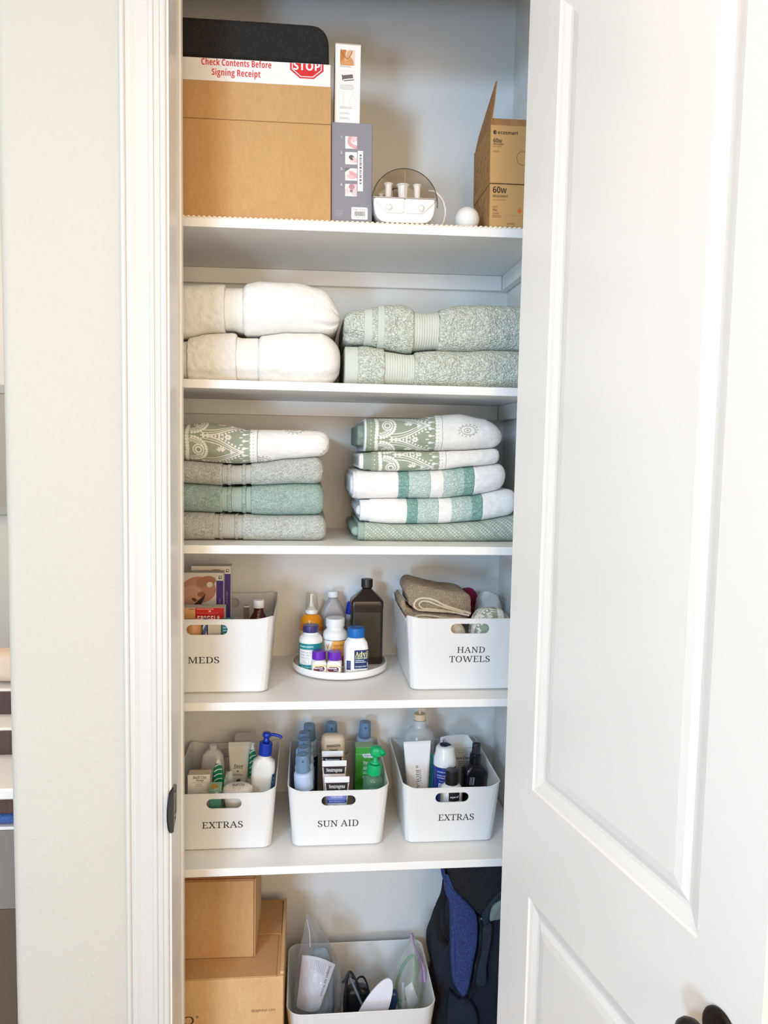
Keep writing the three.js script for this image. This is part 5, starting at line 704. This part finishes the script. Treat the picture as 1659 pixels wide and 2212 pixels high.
// --- EXTRAS at the right
{
  const WP = phys(0xeeeeec, 0.22), CRM = phys(0xe8cfae, 0.3);
  const bp = in5('shampoo_bottle', 'big milky shampoo bottle with a cream pump in the right EXTRAS bin', 'bottle', 0.3345, -0.305);
  part(bp, 'bottle', lathe([[0, 0], [42, 0], [44, 3], [44.5, 195], [43, 207], [38, 220], [30, 229], [22, 234], [19, 237], [19, 254], [18, 256], [0, 256]], 48), phys(0xdfe1e0, 0.22, { transmission: 0.25, thickness: 0 })); part(bp, 'collar', lathe([[0, 256.3], [17.5, 256.3], [18, 258], [18, 272], [16.5, 275], [13, 274], [12, 271], [8, 270], [0, 270]], 40), CRM); part(bp, 'pump_stem', lathe([[0, 270], [4.4, 270], [4.4, 335], [0, 335]], 20), CRM); part(bp, 'pump_head', merge([lathe([[0, 335], [12, 335], [13, 338], [12, 346], [0, 348]], 28), tube([[0, 0.341, 0], [0.02, 0.342, -0.02], [0.03, 0.336, -0.03]], 0.005, 16, 10)]), CRM);
  const bt = in5('hair_tube', 'white hair tube with sideways lettering leaning in front of the milky shampoo bottle', 'tube', 0.3235, -0.222, 0, 0.035), S = { w: 0.077, h: 0.222, r: 0.025 }; tubeThing(bt, { ...S, body: phys(0xf2f0ee, 0.3), capMat: WP, sealH: 0.006, capH: 0.03 });
  tubeLabel(bt, { ...S, sealH: 0.006, capH: 0.03 }, 0.03, 0.16, 0.45, print(240, 860, (g, w, h) => { g.fillStyle = '#f3f1ef'; g.fillRect(0, 0, w, h); txt(g, 'BIOLAGE', 108, 330, 92, '#38342f', { font: 'serif', rot: Math.PI / 2, w: 480 }); txt(g, 'MATRIX', 168, 200, 44, '#55504a', { font: 'serif', rot: Math.PI / 2, w: 220 }); for (const [x, y] of [[86, 30], [112, 30], [86, 56], [112, 56]]) oval(g, x, y, 10, 10, '#55504a'); }, 0.35));
  const bc = in5('foam_can', 'white topped blue can with a slanted navy button in the right EXTRAS bin', 'spray can', 0.3925, -0.204);
  part(bc, 'can', lathe([[0, 0], [30, 0], [31.5, 3], [31.5, 160], [30.5, 163], [0, 163]], 48), phys(0x1c3a9a, 0.25)); part(bc, 'cap', lathe([[0, 163.3], [31.6, 163.3], [32, 166], [31.5, 182], [28, 197], [26.5, 206], [25, 214], [20, 219], [0, 221]], 48), WP); part(bc, 'button', lathe([[0, 0], [17, 0], [18, 2], [16, 4], [0, 4.6]], 32).scale(1, 1, 0.6), phys(0x18223f, 0.3), [0, 0.2188, 0.0055], [0.35, 0, -0.22]);
  part(bc, 'label', wrapped(0.0318, 0.11, 0.05, 0, 2.8), print(700, 860, (g, w, h) => { g.fillStyle = '#1c3a9a'; g.fillRect(0, 0, w, h); txt(g, 'CLEANSES AWAY OIL, DIRT', 330, 60, 40, '#eef2fb', { weight: 'bold', w: 420 }); txt(g, 'HYDRATES WHILE', 300, 140, 40, '#eef2fb', { weight: 'bold', w: 360 }); txt(g, 'CUTTING AWAY', 290, 190, 40, '#eef2fb', { weight: 'bold', w: 320 }); txt(g, 'Made without', 300, 260, 36, '#d6dff2', { w: 240 }); for (const x of [170, 330, 490]) { blot(g, x, 310, 110, 130, '#dbe6f7'); g.strokeStyle = '#274a9c'; g.lineWidth = 14; g.beginPath(); g.arc(x + 60, 370, 34, 1, 5); g.stroke(); } lines(g, 170, 490, 380, 6, 44, '#9fb3e0', 12); }, 0.3));
  const wb = in5('gel_bottle', 'small white bottle with a black cap at the front of the right EXTRAS bin', 'bottle', 0.4, -0.1385);
  part(wb, 'bottle', lathe([[0, 0], [27, 0], [29, 3], [29.5, 110], [29, 122], [26, 131], [19, 136], [15, 137]], 44), WP); part(wb, 'cap', ridged(17.5, 39, 40, 0.5), phys(0x18181c, 0.35), [0, 0.1372, 0]);
  part(wb, 'label', wrapped(0.0298, 0.034, 0.1, 0.1, 1.05), print(280, 300, (g, w, h) => { g.fillStyle = '#1f1f23'; g.fillRect(0, 0, w, h); blot(g, 70, 56, 140, 14, '#cfcfd2'); txt(g, 'argan oil', 140, 196, 62, '#fff', { weight: 'italic bold', w: 220 }); }, 0.3));
  const cb = in5('torn_carton', 'white cleanser carton with a torn open top in the right EXTRAS bin', 'carton', 0.4505, -0.325);
  part(cb, 'body', slab(-0.05, 0.046, 0, 0.171, -0.03, 0.03, 0.0012), mat(0xe9e8e4, 0.55)); part(cb, 'printed_panel', face(0.094, 0.17), print(470, 850, (g, w, h) => { g.fillStyle = '#e6e4df'; g.fillRect(0, 0, w, h); lines(g, 230, 60, 110, 1, 10, '#8a8680', 5); txt(g, 'Moisture Cleanser', 300, 140, 56, '#2d2b29', { weight: 'bold', w: 390 }); lines(g, 230, 190, 240, 14, 28, '#8c8780', 7); blot(g, 0, 640, w, 12, '#2a2a2c'); }, 0.55), [-0.002, 0.0855, 0.0304]);
  part(cb, 'torn_flap', metres(extrude([[-0.049, 0], [-0.054, 0.012], [-0.052, 0.03], [-0.03, 0.0345], [0.012, 0.037], [0.03, 0.035], [0.045, 0.012], [0.046, 0]], 0.0012)), mat(0xeceae6, 0.6), [0, 0.1714, 0.024], [-0.5, 0, 0]);
  part(cb, 'flap_print', face(0.03, 0.022), mat(0xffffff, 0.6, { transparent: true, map: canvas(240, 176, (g) => { g.strokeStyle = '#3a3835'; g.lineWidth = 12; g.beginPath(); g.arc(60, 50, 26, -1.4, 3); g.moveTo(40, 20); g.lineTo(60, 130); g.moveTo(110, 60); g.quadraticCurveTo(130, 90, 100, 140); g.stroke(); }) }), [-0.035, 0.187, 0.0172], [-0.5, 0, 0]);
  const bs = in5('spray_bottle', 'black spray bottle with a clear smoke cap at the right of the right EXTRAS bin', 'bottle', 0.467, -0.205, 0.1, -0.07), BK = phys(0x15151a, 0.16);
  part(bs, 'bottle', ringSolid([[0.025, 0.02, 0.012, 0], [0.0265, 0.022, 0.014, 0.004], [0.033, 0.024, 0.014, 0.13], [0.034, 0.024, 0.014, 0.143], [0.026, 0.021, 0.015, 0.155], [0.018, 0.017, 0.015, 0.163]]), BK); part(bs, 'collar', ridged(16, 27, 40, 0.4), BK, [0, 0.1632, 0]); part(bs, 'spray_head', lathe([[0, 0], [10.5, 0], [11, 2], [10.5, 14], [0, 15]], 28), BK, [0, 0.1904, 0]); part(bs, 'cap', lathe([[0, 15.4], [10.8, 0.6], [12.4, 0.4], [12, 26], [10.5, 31], [0, 32]], 32), phys(0x3a3a40, 0.12, { transmission: 0.35, thickness: 0 }), [0, 0.1904, 0]); part(bs, 'print', face(0.02, 0.03), mat(0xffffff, 0.4, { transparent: true, map: canvas(160, 240, (g) => { for (const x of [30, 60, 96, 120]) blot(g, x, 30, 9, 180, '#c9c9cc'); }) }), [-0.012, 0.12, 0.0246]);
  const tb = in5('pouch', 'teal pouch between the white hair tube and blue can in the right EXTRAS bin', 'pouch', 0.3625, -0.245); part(tb, 'pouch', ringSolid([[0.011, 0.01, 0.007, 0], [0.012, 0.012, 0.008, 0.06], [0.011, 0.008, 0.006, 0.15], [0.009, 0.002, 0.0015, 0.166]]), phys(0x2d8f93, 0.35)); part(tb, 'seal', rbox(0.019, 0.01, 0.002, 0.0008).translate(0, 0.1715, 0), phys(0x4fb0b0, 0.3));
}

// ---------------------------------------------------------------- closet floor
{
  const FY = -E;
  const lo = thing('cardboard_box', 'lower pale brown cardboard box with small printed lettering on the closet floor', 'box', [-0.235, FY, -0.19], 0, 'brown boxes on the closet floor'), h = 0.359;
  part(lo, 'body', slab(-0.19, 0.1905, 0.001, h - 0.004, -0.165, 0.168, 0.003), KRAFTPALE);
  part(lo, 'top_flap', slab(-0.19, 0.172, h - 0.0036, h, 0.002, 0.169, 0.0015), KRAFT); part(lo, 'top_flap', slab(-0.19, 0.18, h - 0.0036, h, -0.165, -0.001, 0.0015), KRAFT); part(lo, 'side_wall', slab(0.1815, 0.1905, h - 0.0036, h + 0.004, -0.165, 0.16, 0.0014), KRAFTPALE);
  part(lo, 'print', face(0.066, 0.013), mat(0xffffff, 0.8, { transparent: true, map: canvas(330, 66, (g) => txt(g, 'djoglobal.com', 165, 33, 46, '#6b4a2a', { w: 310 })) }), [0.14, 0.267, 0.1684]);
  part(lo, 'print', face(0.11, 0.034), mat(0xffffff, 0.8, { transparent: true, map: canvas(440, 136, (g) => { txt(g, 'DJO', 200, 70, 120, '#4a3421', { w: 300 }); txt(g, '®', 372, 34, 40, '#4a3421'); }) }), [-0.064, 0.249, 0.1684]);
  const up = thing('cardboard_box', 'upper orange brown cardboard box stacked under the lowest shelf', 'box', [-0.265, FY + h + 0.0006, -0.19], 0.0, 'brown boxes on the closet floor'), k = 0.218;
  up.rotation.y = -0.02;
  part(up, 'body', slab(-0.16, 0.143, 0.0005, k - 0.004, -0.12, 0.089, 0.003), KRAFTDARK); part(up, 'panel', slab(-0.16, 0.141, 0.001, k - 0.008, 0.0892, 0.0912, 0.001), KRAFT); part(up, 'corner_wrap', slab(0.1432, 0.1452, 0.001, k - 0.004, -0.115, 0.0912, 0.0008), KRAFTPALE); part(up, 'top_flap', slab(-0.16, 0.143, k - 0.0036, k - 0.0006, -0.12, 0.084, 0.0012), KRAFTDARK);
  const spec = { w: 0.4, d: 0.292, h: 0.214, base: 0.88, corner: 0.036, dip: 0.003, wall: 0.003, slot: null };
  const b = makeBin(spec, 'storage_bin', 'wide white plastic bin on the closet floor with bags and cables', null); b.position.set(0.162, E + FY + 0.0006, -0.212);
  const IN = FY + 0.0042;
  // --- contents
  const foam = thing('foam_brace', 'grey blue padded brace inside the clear bag in the floor bin', 'brace', [0.05, IN, -0.216]);
  part(foam, 'pad', puff(0.078, 0.285, 0.044, 4, 0.03).translate(0.004, 0.15, 0), woven([140, 158, 170])); part(foam, 'strap', tube([[0.036, 0.06, 0.012], [0.04, 0.12, 0.014], [0.038, 0.18, 0.014], [0.03, 0.23, 0.012]], 0.005, 40, 10).scale(1, 1, 0.6), phys(0x1f3f78, 0.5));
  const card = thing('instruction_card', 'white curled paper card with sideways blue lettering on the bagged brace', 'paper', [0, 0, 0]);
  { // curled sheet between its corners
    const A = [0.002, -1.401], B = [0.094, -1.432], C = [0.05, -1.556], Dd = [-0.012, -1.543], n = 24, P = [], U = [], I = [];
    for (let j = 0; j <= n; j++) for (let i = 0; i <= n; i++) { const u = i / n, v = j / n, x = lerp(lerp(A[0], B[0], u), lerp(Dd[0], C[0], u), v), y = lerp(lerp(A[1], B[1], u), lerp(Dd[1], C[1], u), v) + 0.014 * Math.sin(u * Math.PI) * (1 - v); P.push(x, y, -0.185 + 0.014 * Math.sin(u * Math.PI * 0.85 + 0.2) + 0.012 * v); U.push(u, 1 - v); }
    for (let j = 0; j < n; j++) for (let i = 0; i < n; i++) { const a = j * (n + 1) + i; I.push(a, a + n + 1, a + 1, a + 1, a + n + 1, a + n + 2); }
    const g = new THREE.BufferGeometry(); g.setAttribute('position', new THREE.Float32BufferAttribute(P, 3)); g.setAttribute('uv', new THREE.Float32BufferAttribute(U, 2)); g.setIndex(I); g.computeVertexNormals();
    part(card, 'sheet', g, print(400, 520, (c, w, h) => { c.fillStyle = '#e9e6ee'; c.fillRect(0, 0, w, h); txt(c, 'Sempat Air Walker', 352, 200, 46, '#2a2f6e', { weight: 'bold', font: 'serif', rot: Math.PI / 2, w: 330 }); for (let i = 0; i < 9; i++) { c.save(); c.translate(300 - i * 22, 30); c.rotate(Math.PI / 2); lines(c, 0, 0, 180 - i * 6, 1, 10, i > 6 ? '#d9a9a6' : '#8f8d9c', 5); c.restore(); } }, 0.7));
    const g2 = g.clone(); g2.translate(0, 0, -0.0006); part(card, 'sheet_back', g2, mat(0xe0dde4, 0.8));
  }
  card.position.y = E;
  const film = (c = 0xf2f3f5, o = 0.8) => phys(c, 0.06, { transmission: o, thickness: 0, ior: 1.4, side: THREE.DoubleSide });
  // a crumpled film sheet between a left and a right outline
  function sheet(L, R, z0, bulge, sd, crumple = 0.006) {
    const n = 46, P = [], U = [], I = [], at = (pts, t) => { const q = clamp(t) * (pts.length - 1), i = Math.min(pts.length - 2, Math.floor(q)), f = q - i; return pts[i].map((v, k) => lerp(v, pts[i + 1][k], f)); };
    for (let j = 0; j <= n; j++) for (let i = 0; i <= n; i++) { const u = i / n, v = j / n, a = at(L, v), b = at(R, v), x = lerp(a[0], b[0], u), y = lerp(a[1], b[1], u), zz = lerp(a[2] ?? z0, b[2] ?? z0, u); const cr = Math.abs(nz(x * 34 + sd, y * 34, sd)) + 0.5 * Math.abs(nz(x * 80, y * 80 + sd, 2)); P.push(x, y, zz + bulge * Math.sin(u * Math.PI) * Math.min(1, v * 2.2) + crumple * (cr - 0.3)); U.push(u, v); }
    for (let j = 0; j < n; j++) for (let i = 0; i < n; i++) { const a = j * (n + 1) + i; I.push(a, a + n + 1, a + 1, a + 1, a + n + 1, a + n + 2); }
    const g = new THREE.BufferGeometry(); g.setAttribute('position', new THREE.Float32BufferAttribute(P, 3)); g.setAttribute('uv', new THREE.Float32BufferAttribute(U, 2)); g.setIndex(I); g.computeVertexNormals(); return g;
  }
  const bag = thing('plastic_bag', 'clear crumpled plastic bag peaking above the left of the floor bin', 'plastic bag', [0, 0, 0]);
  const BL = [[0.013, -1.326, -0.25], [0.006, -1.36, -0.23], [-0.008, -1.405, -0.19], [-0.014, -1.45, -0.182], [-0.02, -1.53, -0.182], [-0.018, -1.6, -0.182], [-0.006, -1.68, -0.182]], BR = [[0.016, -1.326, -0.25], [0.056, -1.36, -0.24], [0.086, -1.395, -0.2], [0.106, -1.44, -0.182], [0.112, -1.5, -0.182], [0.113, -1.57, -0.182], [0.106, -1.68, -0.182]];
  part(bag, 'front_film', sheet(BL, BR, -0.2, 0.085, 3, 0.02), film(0xf4f6f9, 0.87)); part(bag, 'back_film', sheet(BL, BR, -0.2, -0.115, 9, 0.014), film(0xf2f4f8, 0.78)); part(bag, 'gathered_neck', tube([[0.014, -1.34, -0.248], [0.022, -1.37, -0.238], [0.024, -1.4, -0.215]], 0.0016, 20, 6), film(0xffffff, 0.5));
  bag.position.y = E;
  const BLK = phys(0x14161b, 0.35), ad = thing('power_adapter', 'black power adapter with looped cable in the middle of the floor bin', 'adapter', [0.158, IN, -0.2]);
  part(ad, 'adapter_body', ringSolid([[0.028, 0.02, 0.008, 0], [0.031, 0.022, 0.009, 0.004], [0.034, 0.023, 0.01, 0.15], [0.032, 0.021, 0.01, 0.172], [0.022, 0.014, 0.009, 0.183]]), BLK);
  const y0 = E + IN, cab = (pts, r = 0.0028) => tube(pts.map(([x, y, z]) => [x - 0.155, y - IN, z + 0.2]), r, 70, 8);
  for (const p of [[[0.12, -1.6, -0.16], [0.119, -1.55, -0.155], [0.12, -1.5, -0.16], [0.122, -1.461, -0.17], [0.131, -1.45, -0.175], [0.142, -1.462, -0.175], [0.157, -1.499, -0.17], [0.178, -1.545, -0.165]], [[0.121, -1.6, -0.165], [0.122, -1.5, -0.165], [0.13, -1.455, -0.175], [0.15, -1.475, -0.17], [0.168, -1.52, -0.165], [0.19, -1.57, -0.16]], [[0.148, -1.497, -0.19], [0.158, -1.484, -0.195], [0.17, -1.486, -0.2], [0.18, -1.502, -0.2], [0.188, -1.53, -0.19], [0.197, -1.57, -0.18]], [[0.12, -1.49, -0.17], [0.116, -1.53, -0.165], [0.118, -1.57, -0.165], [0.125, -1.62, -0.165]], [[0.112, -1.5, -0.2], [0.13, -1.488, -0.205], [0.15, -1.495, -0.205]]]) part(ad, 'cable', cab(p), BLK);
  part(ad, 'cable', cab([[0.132, -1.46, -0.165], [0.15, -1.5, -0.158], [0.168, -1.54, -0.153], [0.186, -1.585, -0.15]], 0.0034), phys(0x6d7480, 0.4), null, null, 'grey cable');
  const pd = thing('paddle', 'white oval paddle slanting at the front of the floor bin', 'paddle', [0.207, -1.5, -0.115]); { const o = []; for (let i = 0; i < 48; i++) { const a = i / 48 * Math.PI * 2; o.push([0.036 * Math.cos(a) * (1 - 0.12 * Math.sin(a)), 0.098 * Math.sin(a)]); } part(pd, 'blade', extrude(o, 0.004, 0.0018, { bevelSegments: 4 }), phys(0xe3e2ea, 0.3), [-0.013, -0.03, 0], [-0.25, 0, -0.52]); part(pd, 'handle', tube([[-0.06, -0.115, 0.012], [-0.075, -0.14, 0.015], [-0.088, -0.165, 0.018]], 0.007, 20, 12), phys(0xdedde6, 0.3)); }
  const br = thing('bath_brush', 'dark blue brush half hidden behind the white paddle', 'brush', [0.242, -1.545, -0.15]); part(br, 'brush_back', puff(0.036, 0.11, 0.03, 3, 0.05), phys(0x17365c, 0.35), [0, 0, 0], [0, 0, -0.3]); part(br, 'handle', tube([[-0.012, -0.05, 0], [-0.024, -0.1, 0], [-0.032, -0.135, 0]], 0.0075, 20, 10), phys(0x17365c, 0.35));
  const zb = thing('zip_bag', 'clear zip bag with a purple seal leaning over the right of the floor bin', 'plastic bag', [0, 0, 0]);
  const ZL = [[0.311, -1.38, -0.235], [0.297, -1.44, -0.225], [0.266, -1.486, -0.21], [0.248, -1.54, -0.2], [0.256, -1.6, -0.2], [0.285, -1.65, -0.2]], ZR = [[0.314, -1.38, -0.235], [0.335, -1.415, -0.23], [0.349, -1.455, -0.225], [0.349, -1.5, -0.215], [0.338, -1.57, -0.205], [0.33, -1.65, -0.2]];
  part(zb, 'front_film', sheet(ZL, ZR, -0.2, 0.075, 5, 0.005), film(0xf0f5f4, 0.76)); part(zb, 'back_film', sheet(ZL, ZR, -0.2, -0.075, 12, 0.005), film(0xf0f5f4, 0.72));
  part(zb, 'zip_seal', tube([[0.312, -1.384, -0.23], [0.319, -1.412, -0.222], [0.334, -1.442, -0.215], [0.346, -1.473, -0.208], [0.35, -1.51, -0.2]], 0.0042, 40, 8).scale(1, 1, 1), phys(0xb88fc4, 0.3)); zb.position.y = E;
  const gt = thing('green_tubing', 'looped green tubing inside the zip bag in the floor bin', 'tubing', [0, E * 0, 0]); gt.position.set(0.076, E - 0.006, -0.012); gt.scale.set(0.75, 1, 1);
  part(gt, 'tube_loop', tube([[0.276, -1.59, -0.204], [0.259, -1.53, -0.2], [0.268, -1.494, -0.2], [0.285, -1.465, -0.205], [0.307, -1.446, -0.21], [0.324, -1.442, -0.212], [0.332, -1.456, -0.212], [0.333, -1.482, -0.208], [0.322, -1.525, -0.2], [0.31, -1.56, -0.2]], 0.0056, 90, 10), phys(0x2f9a5c, 0.25)); part(gt, 'tube_loop', tube([[0.264, -1.57, -0.195], [0.28, -1.56, -0.192], [0.302, -1.555, -0.194]], 0.0045, 24, 10), phys(0x2f9a5c, 0.25)); part(gt, 'clear_hose', tube([[0.268, -1.61, -0.19], [0.285, -1.622, -0.185], [0.305, -1.616, -0.185], [0.314, -1.6, -0.188]], 0.008, 30, 12), phys(0xd6e2e6, 0.1, { transmission: 0.6, thickness: 0 }));
  const zc = thing('paper_slip', 'white folded paper slip inside the zip bag', 'paper', [0, E * 0, 0]); zc.position.y = E; part(zc, 'slip', extrude([[0.29, -1.513], [0.31, -1.495], [0.331, -1.552], [0.305, -1.587]], 0.0012), mat(0xeff2f2, 0.6), [0, 0, -0.182]); part(zc, 'slip_fold', extrude([[0.283, -1.498], [0.288, -1.498], [0.292, -1.59], [0.284, -1.59]], 0.001), mat(0xe4e9e8, 0.6), [0, 0, -0.186]);
}
{ // dark garment bag standing at the right
  const t = thing('garment_bag', 'dark navy zipped carry bag with a blue panel standing right of the floor bin', 'bag', [0, 0, 0]); t.position.y = E;
  const cloth = (a, b) => mat(0xffffff, 0.85, { map: every(dataTex(256, field(256, [[256, 1], [90, 0.3]], (v) => v > 0.7 ? 1 : v * 0.4), [a, b]), 0.16), bumpMap: every(fine, 0.05), bumpScale: 0.0007 });
  const NAVY = cloth([10, 13, 26], [44, 52, 70]), BLUEP = cloth([20, 36, 84], [84, 110, 172]), BLACK = cloth([5, 5, 7], [52, 54, 60]), SLATE = cloth([20, 32, 42], [58, 74, 84]);
  const soft = (pts, d, z, bev = 0.012) => { const c = new THREE.SplineCurve([...pts, pts[0]].map(([x, y]) => new THREE.Vector2(x, y))).getPoints(pts.length * 7).slice(0, -1).map((p) => [p.x, p.y]); const g = metres(extrude(c, d, bev, { bevelSegments: 5 }).translate(0, 0, z - d)); const p = g.attributes.position; for (let i = 0; i < p.count; i++) { const x = p.getX(i), y = p.getY(i); p.setZ(i, p.getZ(i) + 0.006 * nz(x * 22, y * 12, 4)); } g.computeVertexNormals(); return toCreasedNormals(g, 0.9); };
  part(t, 'bag_body', soft([[0.401, -1.15], [0.48, -1.115], [0.545, -1.13], [0.568, -1.2], [0.57, -1.335], [0.568, -1.47], [0.572, -1.6], [0.572, -1.69], [0.48, -1.692], [0.392, -1.69], [0.386, -1.62], [0.396, -1.593], [0.397, -1.566], [0.387, -1.535], [0.383, -1.495], [0.386, -1.473], [0.396, -1.442], [0.407, -1.405], [0.428, -1.37], [0.43, -1.3], [0.42, -1.25], [0.403, -1.22]], 0.17, -0.215, 0.014), NAVY);
  part(t, 'front_panel', soft([[0.395, -1.169], [0.401, -1.2], [0.413, -1.21], [0.433, -1.233], [0.458, -1.26], [0.484, -1.291], [0.493, -1.324], [0.493, -1.378], [0.486, -1.433], [0.477, -1.487], [0.468, -1.53], [0.454, -1.541], [0.436, -1.515], [0.425, -1.484], [0.418, -1.396], [0.416, -1.31], [0.41, -1.258], [0.398, -1.231]], 0.02, -0.176, 0.008), BLUEP);
  part(t, 'top_mesh', soft([[0.4, -1.12], [0.47, -1.1], [0.541, -1.115], [0.556, -1.192], [0.555, -1.231], [0.528, -1.269], [0.506, -1.296], [0.495, -1.3], [0.482, -1.286], [0.461, -1.261], [0.426, -1.228], [0.406, -1.194]], 0.024, -0.182, 0.009), BLACK);
  part(t, 'side_panel', soft([[0.53, -1.262], [0.555, -1.235], [0.556, -1.262], [0.54, -1.28], [0.527, -1.299], [0.525, -1.321], [0.51, -1.331], [0.505, -1.298], [0.511, -1.276]], 0.02, -0.178, 0.004), SLATE);
  part(t, 'side_panel', soft([[0.505, -1.34], [0.532, -1.332], [0.533, -1.374], [0.527, -1.417], [0.522, -1.46], [0.522, -1.51], [0.497, -1.514], [0.49, -1.48], [0.49, -1.458], [0.5, -1.44], [0.501, -1.394], [0.5, -1.37]], 0.02, -0.178, 0.005), SLATE);
  const strap = (pts, r = 0.01) => tube(pts, r, 60, 10);
  part(t, 'shoulder_strap', strap([[0.405, -1.215, -0.21], [0.398, -1.25, -0.2], [0.382, -1.275, -0.185], [0.374, -1.303, -0.178], [0.379, -1.338, -0.18], [0.391, -1.374, -0.19], [0.408, -1.402, -0.205]], 0.0095), BLACK); part(t, 'shoulder_strap', strap([[0.408, -1.235, -0.2], [0.402, -1.265, -0.196], [0.397, -1.29, -0.193], [0.4, -1.33, -0.196], [0.404, -1.36, -0.2], [0.414, -1.39, -0.205]], 0.005), NAVY);
  part(t, 'zip_piping', tube([[0.493, -1.3, -0.165], [0.5, -1.34, -0.165], [0.5, -1.39, -0.165], [0.492, -1.44, -0.165], [0.482, -1.5, -0.165], [0.472, -1.545, -0.168], [0.458, -1.56, -0.17]], 0.0022, 60, 8), BLACK); part(t, 'zip_pull', rbox(0.005, 0.004, 0.003, 0.001), mat(0xd8d8d8, 0.3, { metalness: 0.8 }), [0.499, -1.303, -0.16]);
  part(t, 'fabric_tag', soft([[0.556, -1.256], [0.54, -1.267], [0.529, -1.283], [0.525, -1.312], [0.537, -1.313], [0.556, -1.306]], 0.006, -0.165, 0.002), woven([128, 142, 134]), null, null, 'pale grey green tag'); part(t, 'lower_patch', soft([[0.42, -1.53], [0.45, -1.56], [0.475, -1.56], [0.5, -1.6], [0.5, -1.66], [0.44, -1.66], [0.415, -1.62]], 0.016, -0.186, 0.006), cloth([14, 22, 40], [40, 54, 82]));
  const tw = thing('folded_towel', 'pale blue folded cloth squeezed between the dark bag and the closet wall', 'towel', [0.566, -1.6, -0.125], 0); part(tw, 'cloth', puff(0.02, 0.2, 0.06, 7, 0.1), terry([170, 186, 190], terryBump, 0.0015, 0.16, 0.08));
}

// ---------------------------------------------------------------- the bathroom glimpsed past the free end of the wall
{
  const v = thing('vanity_cabinet', 'dark wood bathroom vanity with a white top at the far left edge', 'cabinet', [-0.985, -E, -0.28]), wood = mat(0xffffff, 0.5, { map: every(dataTex(256, field(256, [[60, 1], [12, 0.7]], undefined, [1, 0.1], 44), [[58, 36, 26], [98, 66, 48]]), 0.4) }), x0 = -0.36, x1 = 0.358;
  part(v, 'side_panel', slab(x0, x0 + 0.018, 0.001, 0.852, -0.26, 0.27), wood); part(v, 'side_panel', slab(x1 - 0.018, x1, 0.001, 0.852, -0.26, 0.27), wood); part(v, 'back_panel', slab(x0 + 0.018, x1 - 0.018, 0.001, 0.852, -0.26, -0.245), wood);
  part(v, 'counter', slab(x0 - 0.01, x1 + 0.002, 0.853, 0.88, -0.27, 0.29, 0.006), phys(0xf3ece2, 0.25)); part(v, 'drawer', slab(x0 + 0.019, x1 - 0.019, 0.812, 0.851, 0.25, 0.272), wood); part(v, 'shelf_board', slab(x0 + 0.019, x1 - 0.019, 0.771, 0.779, -0.24, 0.272), mat(0xe8e2d8, 0.5)); part(v, 'door', slab(x0 + 0.019, x1 - 0.019, 0.572, 0.77, 0.25, 0.272), mat(0x847a70, 0.5)); part(v, 'door', slab(x0 + 0.019, x1 - 0.019, 0.03, 0.57, 0.25, 0.27), mat(0x66503f, 0.7, { bumpMap: every(fine, 0.08), bumpScale: 0.0008 }));
  const bl = thing('folded_towel', 'blue cloth in the open cubby of the vanity at far left', 'towel', [-0.72, -E + 0.779, -0.05]); part(bl, 'cloth', puff(0.14, 0.03, 0.08, 9, 0.05).translate(0, 0.0155, 0), terry([70, 100, 160], terryBump, 0.0015, 0.16, 0.1));
  const tray = (y, z, label) => { const t = thing('wooden_tray', label, 'tray', [-0.86, y, z], 0, 'wooden trays on the vanity'); part(t, 'front_board', slab(-0.12, 0.12, 0, 0.062, 0.09, 0.1), wood); part(t, 'back_board', slab(-0.12, 0.12, 0, 0.062, -0.1, -0.09), wood); for (const s of [-1, 1]) part(t, 'end_board', slab(s * 0.115 - 0.005, s * 0.115 + 0.005, 0, 0.062, -0.089, 0.089), wood); part(t, 'base_board', slab(-0.109, 0.109, 0.001, 0.008, -0.089, 0.089), wood); part(t, 'liner', slab(-0.108, 0.108, 0.009, 0.067, -0.088, 0.088, 0.01), mat(0xf0e8dc, 0.7)); };
  tray(-E + 0.8805, -0.3, 'lower brown wooden tray on the white vanity top'); tray(-E + 0.948, -0.42, 'upper brown wooden tray stacked behind on the vanity');
  const ps = thing('storage_pouch', 'peach fabric pouch above the wooden trays at far left', 'pouch', [-0.84, -E + 1.016, -0.42]); part(ps, 'pouch', puff(0.15, 0.085, 0.13, 6, 0.06).translate(0, 0.046, 0), mat(0xe4c8ae, 0.8));
  const mi = thing('wall_mirror', 'framed mirror on the bathroom wall at the far left edge', 'mirror', [-1.55, -0.3, -1.895]); part(mi, 'glass', slab(-0.4, 0.42, 0.0, 0.52, 0.002, 0.008), mat(0xdfe3e2, 0.08, { metalness: 1 })); for (const [a, b, c, d] of [[-0.44, 0.46, 0.52, 0.56], [-0.44, 0.46, -0.04, 0], [-0.44, -0.4, 0, 0.52], [0.42, 0.46, 0, 0.52]]) part(mi, 'frame', slab(a, b, c, d, 0.001, 0.02, 0.003), mat(0xb4b2a8, 0.4));
  const ht = thing('hanging_towel', 'white textured towel hanging from a wall hook in the bathroom', 'towel', [-0.668, -0.79, -0.36]); part(ht, 'towel_drop', puff(0.07, 0.42, 0.12, 11, 0.08).translate(0, 0.21, 0), terry([240, 238, 234], terryBump, 0.004, 0.2, 0.05)); part(ht, 'hook', tube([[0.045, 0.46, 0], [0.02, 0.45, 0], [0.005, 0.425, 0], [0.0, 0.4, 0]], 0.006, 20, 8), BRONZE);
}

renderer.render(scene, camera);
